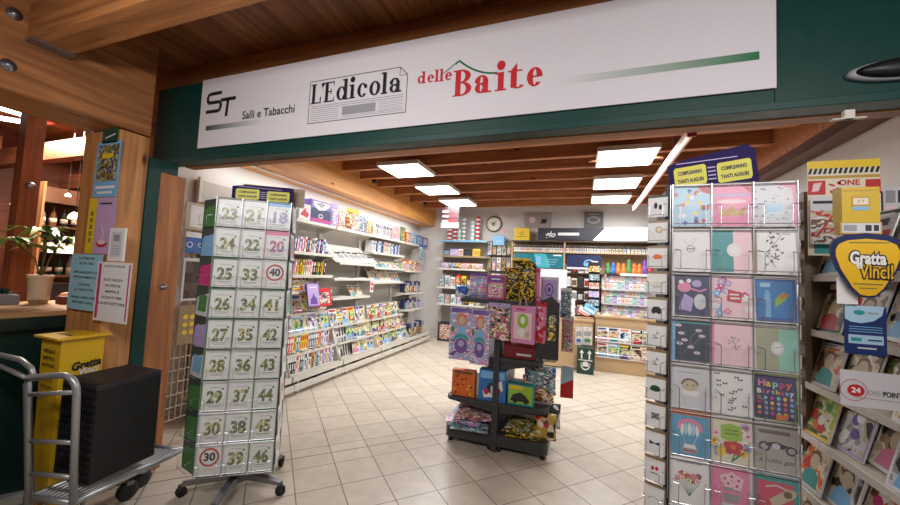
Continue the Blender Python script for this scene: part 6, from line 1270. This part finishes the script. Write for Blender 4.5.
# bags on top
def bagshape(px0, py0, px1, py1, Y, col_, lb, draw=None):
    o = hang('shopping_bag', px0, py0, px1, py1, Y, lb, 'bag', draw or (lambda m, w, h: m.rect(-w*.3, h*.4, w*.3, h*.45, 0, C('white'))), C(col_), .1)
    a = PY(px0, py0, Y); b = PY(px1, py0, Y); w_ = b.x-a.x; h_ = a.z-PY(px0, py1, Y).z; m = MB(); m.tube([(-w_*.2, .05, 0), (-w_*.15, .05, .06), (w_*.15, .05, .06), (w_*.2, .05, 0)], .006, C('white'), 6); m.build('handle', o, (0, 0, h_)); return o
bagshape(493, 236, 504, 245, 8.0, 'skyblue', 'bright blue small bag on top of the peg panel')
bagshape(514, 228, 529, 241, 8.0, 'yellow', 'yellow shopping bag on top of the tobacco cabinet', lambda m, w, h: (m.ring(0, h*.6, w*.16, h*.12, w*.1, h*.07, 0, C('olive')), m.rect(-w*.35, h*.3, w*.35, h*.36, -.0003, C('olive'))))
# tobacco cabinet
cx0, cx1 = bp(511, 260).x, 1.75
TAN = mat('cabinet_tan', (186, 158, 122), .5); DK = mat('cabinet_dark', (66, 46, 38), .5)
zc = bp(580, 241).z
e = empty('tobacco_cabinet', (cx0, 8.19, 0), 0, 'wide tan tobacco cabinet with packs and advertising panels along the back wall', 'cabinet')
CWW = cx1-cx0
m = MB(); m.box(0, -.03, 0, CWW, 0, zc, TAN); m.build('back_panel', e)
m = MB(); m.box(-.01, -.38, zc-.03, CWW, -.031, zc, DK); m.build('top_board', e)
LEV = [bp(580, y_).z for y_ in (252.2, 273, 287, 301, 315)]
for z in LEV:
    m = MB(); m.box(0, -.36, z-.025, CWW, -.031, z, TAN if z == LEV[0] else DK); m.build('shelf', e)
for px in (511, 563.5, 597, 605):
    xx = bp(px, 260).x-cx0; z1 = zc-.031 if px in (511, 563.5) else LEV[1]; m = MB(); m.box(xx, -.37, .9 if px != 511 else 0, xx+.03, -.36, z1, TAN if px != 597 else C('black')); m.build('divider', e)
# pack row between LEV[0] and top
pk = [('white', 'gold'), ('cream', 'dark'), ('white', 'red'), ('white', 'grey'), ('palegrey', 'blue'), ('cream', 'brown'), ('white', 'green')]
n = 44; w_ = (bp(655, 247).x+.25-cx0-.05)/n; H_ = (zc-.03-LEV[0])*.62; PP_ = []
for c1, c2 in pk:
    m = MB(); m.box(-.024, 0, 0, .024, .03, H_, C(c1)); m.rect(-.0235, H_*.62, .0235, H_*.98, -.0008, C('dark')); m.rect(-.015, H_*.2, .015, H_*.5, -.0008, C(c2)); o = m.build('cigarette_pack'); tag(o, cat='pack'); PP_.append(o)
for i in range(n):
    o = place(PP_[(i*3+i//5) % 7], (cx0+.05+w_*(i+.5), 7.84, LEV[0]+.001), (0, 0, 0), '%s cigarette pack, top row of the tobacco cabinet, %s' % (pk[(i*3+i//5) % 7][0]+' and '+pk[(i*3+i//5) % 7][1], (ORD[i]+' from the left') if i < 30 else (ORD[n-1-i]+' from the right')), 'cigarette packs in the top row')
# posters
def dr(m, w, h):
    m.poly([(w*.0, 0), (w*.25, 0), (w*.15, h), (-w*.1, h)], 0, mat('teal_light', (70, 170, 176), .4)); m.stroke([(-w*.4, h*.35), (-w*.36, h*.5), (-w*.3, h*.4), (-w*.18, h*.44)], h*.1, -.0004, C('lightblue')); m.rect(w*.3, h*.86, w*.46, h*.94, -.0004, C('white'))
    for k in range(3): m.rect(w*.18, h*(.25+.16*k), w*(.34+.03*k), h*(.28+.16*k), -.0004, C('lightblue'))
    m.rect(-w*.05, h*.2, w*.05, h*.8, -.0003, C('skyblue'))
bhang('advert_panel', 513.5, 253.5, 562.5, 267.5, 7.83, 'wide teal advertising panel on the tobacco cabinet', 'poster', dr, mat('ad_teal', (18, 112, 126), .4))
def dr(m, w, h): m.rect(-w*.5, 0, w*.5, h*.14, 0, C('palegrey')); m.ring(w*.15, h*.4, w*.16, h*.3, w*.12, h*.22, -.0004, C('skyblue'), 20, .3, PI+.6); m.disc(w*.1, h*.35, w*.06, h*.13, -.0006, C('skyblue')); m.rect(w*.12, h*.25, w*.3, h*.5, -.0006, C('pink')); m.rect(w*.22, h*.3, w*.4, h*.6, -.0008, C('white'))
bhang('advert_panel', 566.5, 255, 601, 269.5, 7.83, 'navy advertising panel with pale blue swirl on the tobacco cabinet', 'poster', dr, mat('ad_navy', (24, 34, 78), .4))
# header signs above the cabinet
def prism_sign(name, pts, Y, lb, base, th=.05, cat='sign'):
    c = PY(*pts[0], Y); e = empty(name, tuple(c), 0, lb, cat); q = [PY(*p, Y)-c for p in pts]; m = MB(); m.prism([(a.x, a.z) for a in q], 0, th, base); m.build('board', e); return e, c
e, c = prism_sign('dark_header_sign', ((538, 240), (593, 240), (605.5, 228), (538, 228)), 7.9, 'dark grey slanted header sign with white glo script above the tobacco cabinet', mat('sign_dark', (50, 50, 58), .5))
m = MB(); q = PY(553, 234.5, 7.89)-c; m.text('glo', q.x-.06, q.z, .17, 0, C('white'), bold=.004, shear=.3); q2 = PY(568, 234, 7.89)-c; m.rect(q2.x-.2, q2.z-.03, q2.x+.22, q2.z+.03, 0, C('white')); m.build('lettering', e, (0, -.003, 0))
def dr(m, w, h): m.ring(0, h*.5, w*.34, h*.22, w*.31, h*.19, 0, C('palegrey')); m.ring(0, h*.5, w*.27, h*.14, w*.25, h*.12, 0, C('palegrey'));  m.rect(-w*.3, h*.85, w*.3, h*.88, 0, C('palegrey'))
bhang('grey_sign', 584, 212, 603, 228, 8.15, 'square grey sign with pale oval ring on the back wall', 'sign', dr, mat('sign_midgrey', (108, 110, 110), .6), .02)
GLOW = mat('lightbox', (255, 255, 255), .5, emit=2.4)
e, c = prism_sign('light_box', ((593.5, 240), (650, 240), (650, 228), (605.5, 228)), 7.905, 'glowing white light box at the right of the dark header sign', GLOW, .06, 'light box')
def dr(m, w, h): m.rect(-w*.5, 0, w*.5, h, 0, mat('greyad', (170, 160, 158), .6)); m.disc(-w*.2, h*.55, w*.12, h*.2, -.0004, C('palepink')); m.poly([(w*.1, h*.3), (w*.3, h*.3), (w*.35, h*.6), (w*.15, h*.6)], -.0004, C('dark'))
bhang('grey_poster', 524, 213, 551, 228, 8.17, 'grey poster with pink disc and black shape behind the yellow bag', 'poster', dr, mat('greyad', (170, 160, 158), .6), .01)
# lower shelves of the cabinet: white and dark packs left, coloured right
g = 'packs on the lower cabinet shelves'
for j, z in enumerate(LEV[1:]):
    for i in range(5):
        a = 566+i*6.4; shelf_item(a, 0, a+5.4, z, C(('white', 'black', 'white', 'cream', 'dark')[(i+j*2) % 5]), C(('dark', 'palegrey', 'red', 'brown', 'grey')[(i*2+j) % 5]), '%s carton under the navy panel, %s from left, %s board from top' % (('white', 'black', 'bright white', 'cream', 'dark')[(i+j*2) % 5], ORD[i], ORD[j]), h_=.17+.03*((i+j) % 2), grp=g, d=.1, name='carton', cat='carton')
# toys/spray pumps in the upper right
zz = LEV[1]; TOYC = ['green', 'blue', 'orange', 'orange', 'green', 'orange', 'orange', 'purple', 'red']
for i, cn in enumerate(TOYC):
    px = 608+i*5.3; p = bp(px, 270, 7.9); m = MB(); big = i in (4, 7); h_ = .34 if big else .24
    m.lathe([(.04, 0), (.058, .03), (.055, h_*.45), (.03, h_*.6), (.045, h_*.72), (.025, h_*.9), (.01, h_)], (0, 0, 0), mat('toy_'+cn, tuple(min(255, v*1.1+15) for v in PAL[cn]), .3), 12); e = empty('toy_dispenser', (p.x, 7.95, zz+.001), 0, '%s shaped candy dispenser on the cabinet, %s from the left under the top row' % (cn, ORD[i]), 'toy', 'candy dispensers on the cabinet'); m.build('body', e)
    m = MB(); m.lathe([(.03, h_*.48), (.034, h_*.53), (.034, h_*.57), (.028, h_*.6)], (0, 0, 0), C(('white', 'yellow', 'cream')[i % 3]), 12); m.build('collar', e)
m = MB(); m.box(0, -.02, 0, bp(650, 272, 7.82).x-bp(620, 272, 7.82).x, 0, .05, C('white')); p = bp(620, 275, 7.82); tag(m.build('shelf_label', loc=(p.x, 7.825, LEV[1]-.02)), 'white label strip below the coloured candy dispensers', 'label')
# rows of small packs at right
SM = []
for i, (a, b) in enumerate((('white', 'green'), ('mint', 'white'), ('palepink', 'red'), ('palegrey', 'blue'), ('cream', 'orange'), ('lilac', 'white'), ('white', 'teal'))):
    m = MB(); m.box(-.034, 0, 0, .034, .05, .12, C(a)); m.rect(-.02, .04, .02, .08, -.0008, C(b)); m.disc(0, .065, .014, .018, -.0012, C(a), 8); o = m.build('gum_pack'); tag(o, cat='pack'); SM.append((o, a))
for j in range(6):
    z = (LEV[2], LEV[2]+.13, LEV[3], LEV[3]+.13, LEV[4], LEV[4]+.13)[j]; 
    for i in range(14):
        px = 603.5+i*3.9; p = bp(px, 290, 7.85); o, an = SM[(i*2+j*3) % 7]
        place(o, (p.x, 7.85+.045*(j % 2), z+.001 + (0)), (0, 0, 0), '%s small pack, %s from left in the %s row, right cabinet shelves' % (an, ORD[i], ORD[5-j]), 'small packs on the right cabinet shelves')
for k in range(3):
    z = LEV[2+k]; m = MB(); a = bp(602, 290, 7.8).x; b = bp(657, 290, 7.8).x; m.box(0, 0, -.0, b-a, .004, .03, C('palegrey')); tag(m.build('shelf_label', loc=(a, 7.8, z-.03)), 'pale shelf edge strip of the right cabinet shelves, %s from the top' % ORD[k], 'label', 'shelf strips of the cabinet')
    m = MB(); m.box(0, 0, 0, b-a, .05, .124, C('dark')); tag(m.build('display_riser', loc=(a, 7.902, z+.0005)), 'dark riser behind the front packs on the right cabinet shelves, %s from the top' % ORD[k], 'riser', 'risers of the cabinet')
# ---- counter
FY = 6.85
c0 = PY(595, 345, FY).x; zt_ = PY(620, 317, FY).z
CT = mat('counter_tan', (190, 160, 122), .5)
e = empty('shop_counter', (c0, FY, 0), 0, 'light tan wooden shop counter with magazine rack front at the back of the shop', 'counter')
m = MB(); m.box(0, .03, .0, 1.9-c0, .6, zt_-.03, CT); m.build('body', e); m = MB(); m.box(-.02, -.0, zt_-.03, 1.9-c0, .62, zt_, CT); m.build('top', e)
m = MB(); m.box(0, -.0, 0, 1.9-c0, .029, .28, CT); m.build('front_panel', e)
m = MB(); z1 = PY(620, 333, FY).z; z2 = PY(620, 360, FY).z
for z in (z2+.02, (z1+z2)/2+.06): m.box(0, -.03, z-.01, 1.7-c0, .02, z, SHELF); m.tube([(0, -.04, z+.06), (1.7-c0, -.04, z+.06)], .005, CHROME, 5)
m.build('magazine_rail', e)
g = 'magazines on the front of the counter'
for j, z in enumerate((z2+.021, (z1+z2)/2+.061)):
    for i in range(8):
        p, b, pc, k = MAGS[(i*5+j*3) % 14]; o = place(p, (0, 0, 0), (0, 0, 0), '%s magazine with %s title, counter front, %s from left, %s row' % (b, k, ORD[i], ('lower', 'upper')[j]), g)
        o.matrix_basis = Matrix.Translation((c0+.12+i*.175, FY-.02, z)) @ Matrix.Rotation(-.05, 4, 'X') @ Matrix.Scale(.92, 4)
for i in range(7):
    p, b, pc, k = MAGS[(i*3+1) % 14]; o = place(p, (0, 0, 0), (0, 0, 0), '%s magazine with %s title lying on the counter edge, %s from the left' % (b, k, ORD[i]), g)
    o.matrix_basis = Matrix.Translation((c0+.16+i*.2, FY+.05, zt_+.002)) @ Matrix.Rotation(-1.45, 4, 'X') @ Matrix.Rotation(.2*(i % 3-1), 4, 'Y') @ Matrix.Scale(.9, 4)
# left end of counter: white paper rack, green recycling box, blue box
a, b = PY(574, 330, 6.7), PY(594, 330, 6.7)
e = empty('low_counter', (-1.5, 6.72, 0), 0, 'low tan counter section behind the gondola', 'counter')
m = MB(); m.box(0, .0, .02, b.x+1.5-.02, .5, .84, CT); m.box(0, -.02, .84, b.x+1.5, .52, .87, CT); m.build('body', e); m = MB(); m.box(.02, .03, 0, b.x+1.45, .45, .02, C('dark')); m.build('plinth', e)
for i, (q0, q1, bi) in enumerate(((575, 582, 2), (582.5, 592, 5))):
    hang('newspaper_pack', q0, 327, q1, 345, 6.69, 'pale printed newspapers on the front of the low counter, %s pile' % ('left', 'right')[i], 'newspaper', lambda m, w, h: (m.rect(-w*.45, h*.05, w*.45, h*.95, 0, PRINT), m.rect(-w*.4, h*.5, w*.4, h*.75, -.0004, C('grey')), m.rect(-w*.3, h*.15, w*.3, h*.35, -.0004, C(('blue', 'green')[i]))), C('palegrey'), .015)
p0, p1 = PZ(577.5, 370.5, 0), PZ(594, 371, 0)
Yg = 6.5; a, b = PY(577, 360, Yg), PY(594, 360, Yg); hz = PY(585, 348, Yg).z; w_ = b.x-a.x
e = empty('recycling_box', ((a.x+b.x)/2, Yg, 0), 0, 'dark green box with white arrows and emblem standing on the floor beside the counter', 'box')
m = MB(); m.box(-w_/2, 0, 0, w_/2, .17, hz, mat('box_green', (28, 62, 48), .5)); m.build('body', e, bevel=.004)
m = MB()
for s in (-1, 1): m.stroke([(s*.06, hz*.58), (s*.06, hz*.82)], .022, 0, C('white')); m.poly([(s*.06-.035, hz*.8), (s*.06+.035, hz*.8), (s*.06, hz*.93)], 0, C('white'))
m.rect(-.11, hz*.52, .11, hz*.55, 0, C('white')); m.ring(0, hz*.32, .07, .07, .05, .05, 0, C('white'), 20, 0, 2*PI); m.rect(-.075, hz*.3, .075, hz*.42, 0, C('white')); m.build('emblem', e, (0, -.001, 0))
for i, (px, py, c_, rz, lb) in enumerate(((583, 318, 'red', .3, 'red and white book lowest in the pile'), (585, 315, 'white', .5, 'white and grey book in the middle of the pile'), (590, 311, 'skyblue', .7, 'bright blue box leaning on top of the pile'))):
    p = PY(px, py, 6.85); m = MB(); m.box(-.13, -.01, -.09, .13, .1, .09, C(c_)); m.rect(-.11, -.05, .11, -.02, -.0108, C('white')); m.rect(-.05, .03, .08, .05, -.0108, C('dark'))
    o = m.build('boxed_book', loc=(p.x, 6.86+.0*i, .98+.035*i), bevel=.003); o.scale = (.8, 1, .75 if i == 2 else .4); o.rotation_euler = (-.2, .45 if i < 2 else -.4+.9, 0); tag(o, lb+' on the low counter', 'book')
# till display on the counter behind the gondola, white fridge-like panel
hang('white_screen', 537, 269, 566, 300, 7.3, 'large pale blue-white screen panel standing behind the gondola toys', 'screen', lambda m, w, h: (m.rect(-w*.3, h*.15, w*.2, h*.6, 0, C('lilac')), m.ring(-w*.05, h*.38, w*.14, h*.14, w*.09, h*.09, -.0004, C('purple'))), mat('screen_white', (206, 214, 224), .4), .03)
p = PY(551, 301, 7.3); m = MB(); m.box(-.3, 0, 0, .3, .12, p.z, C('grey')) ; tag(m.build('screen_stand', loc=(p.x, 7.3, 0)), 'grey stand holding the pale screen behind the gondola', 'stand')
# dark narrow rack with magazines px 590-600
e = empty('pen_rack', (PY(594, 290, 7.3).x, 7.3, .9), 0, 'narrow dark rack of small packets standing at the left end of the counter', 'rack')
zt2 = PY(594, 262, 7.3).z-.9; m = MB(); m.box(-.1, .06, 0, .1, .08, zt2, C('black')); m.box(-.12, 0, 0, .12, .12, .02, C('black')); m.build('frame', e)
for k in range(6):
    m = MB(); m.box(-.09, .0, 0, .09, .05, .11, BUSY[(1, 2, 0, 5, 2, 1)[k]]); tag(m.build('packet', loc=(e.location.x, 7.305, .925+k*(zt2-.05)/6)), 'small printed packet in the narrow dark rack, %s from the bottom' % ORD[k], 'packet', 'packets in the narrow rack')
hang('paper_sheet', 563, 283, 575, 303, 6.7, 'white printed sheet standing at the edge of the low counter', 'sheet', lambda m, w, h: (m.disc(0, h*.7, w*.25, h*.12, 0, C('skyblue')), m.rect(-w*.3, h*.2, w*.3, h*.3, 0, C('grey'))), C('white'), .006).location = (PY(569, 303, 6.78).x, 6.78, .871)
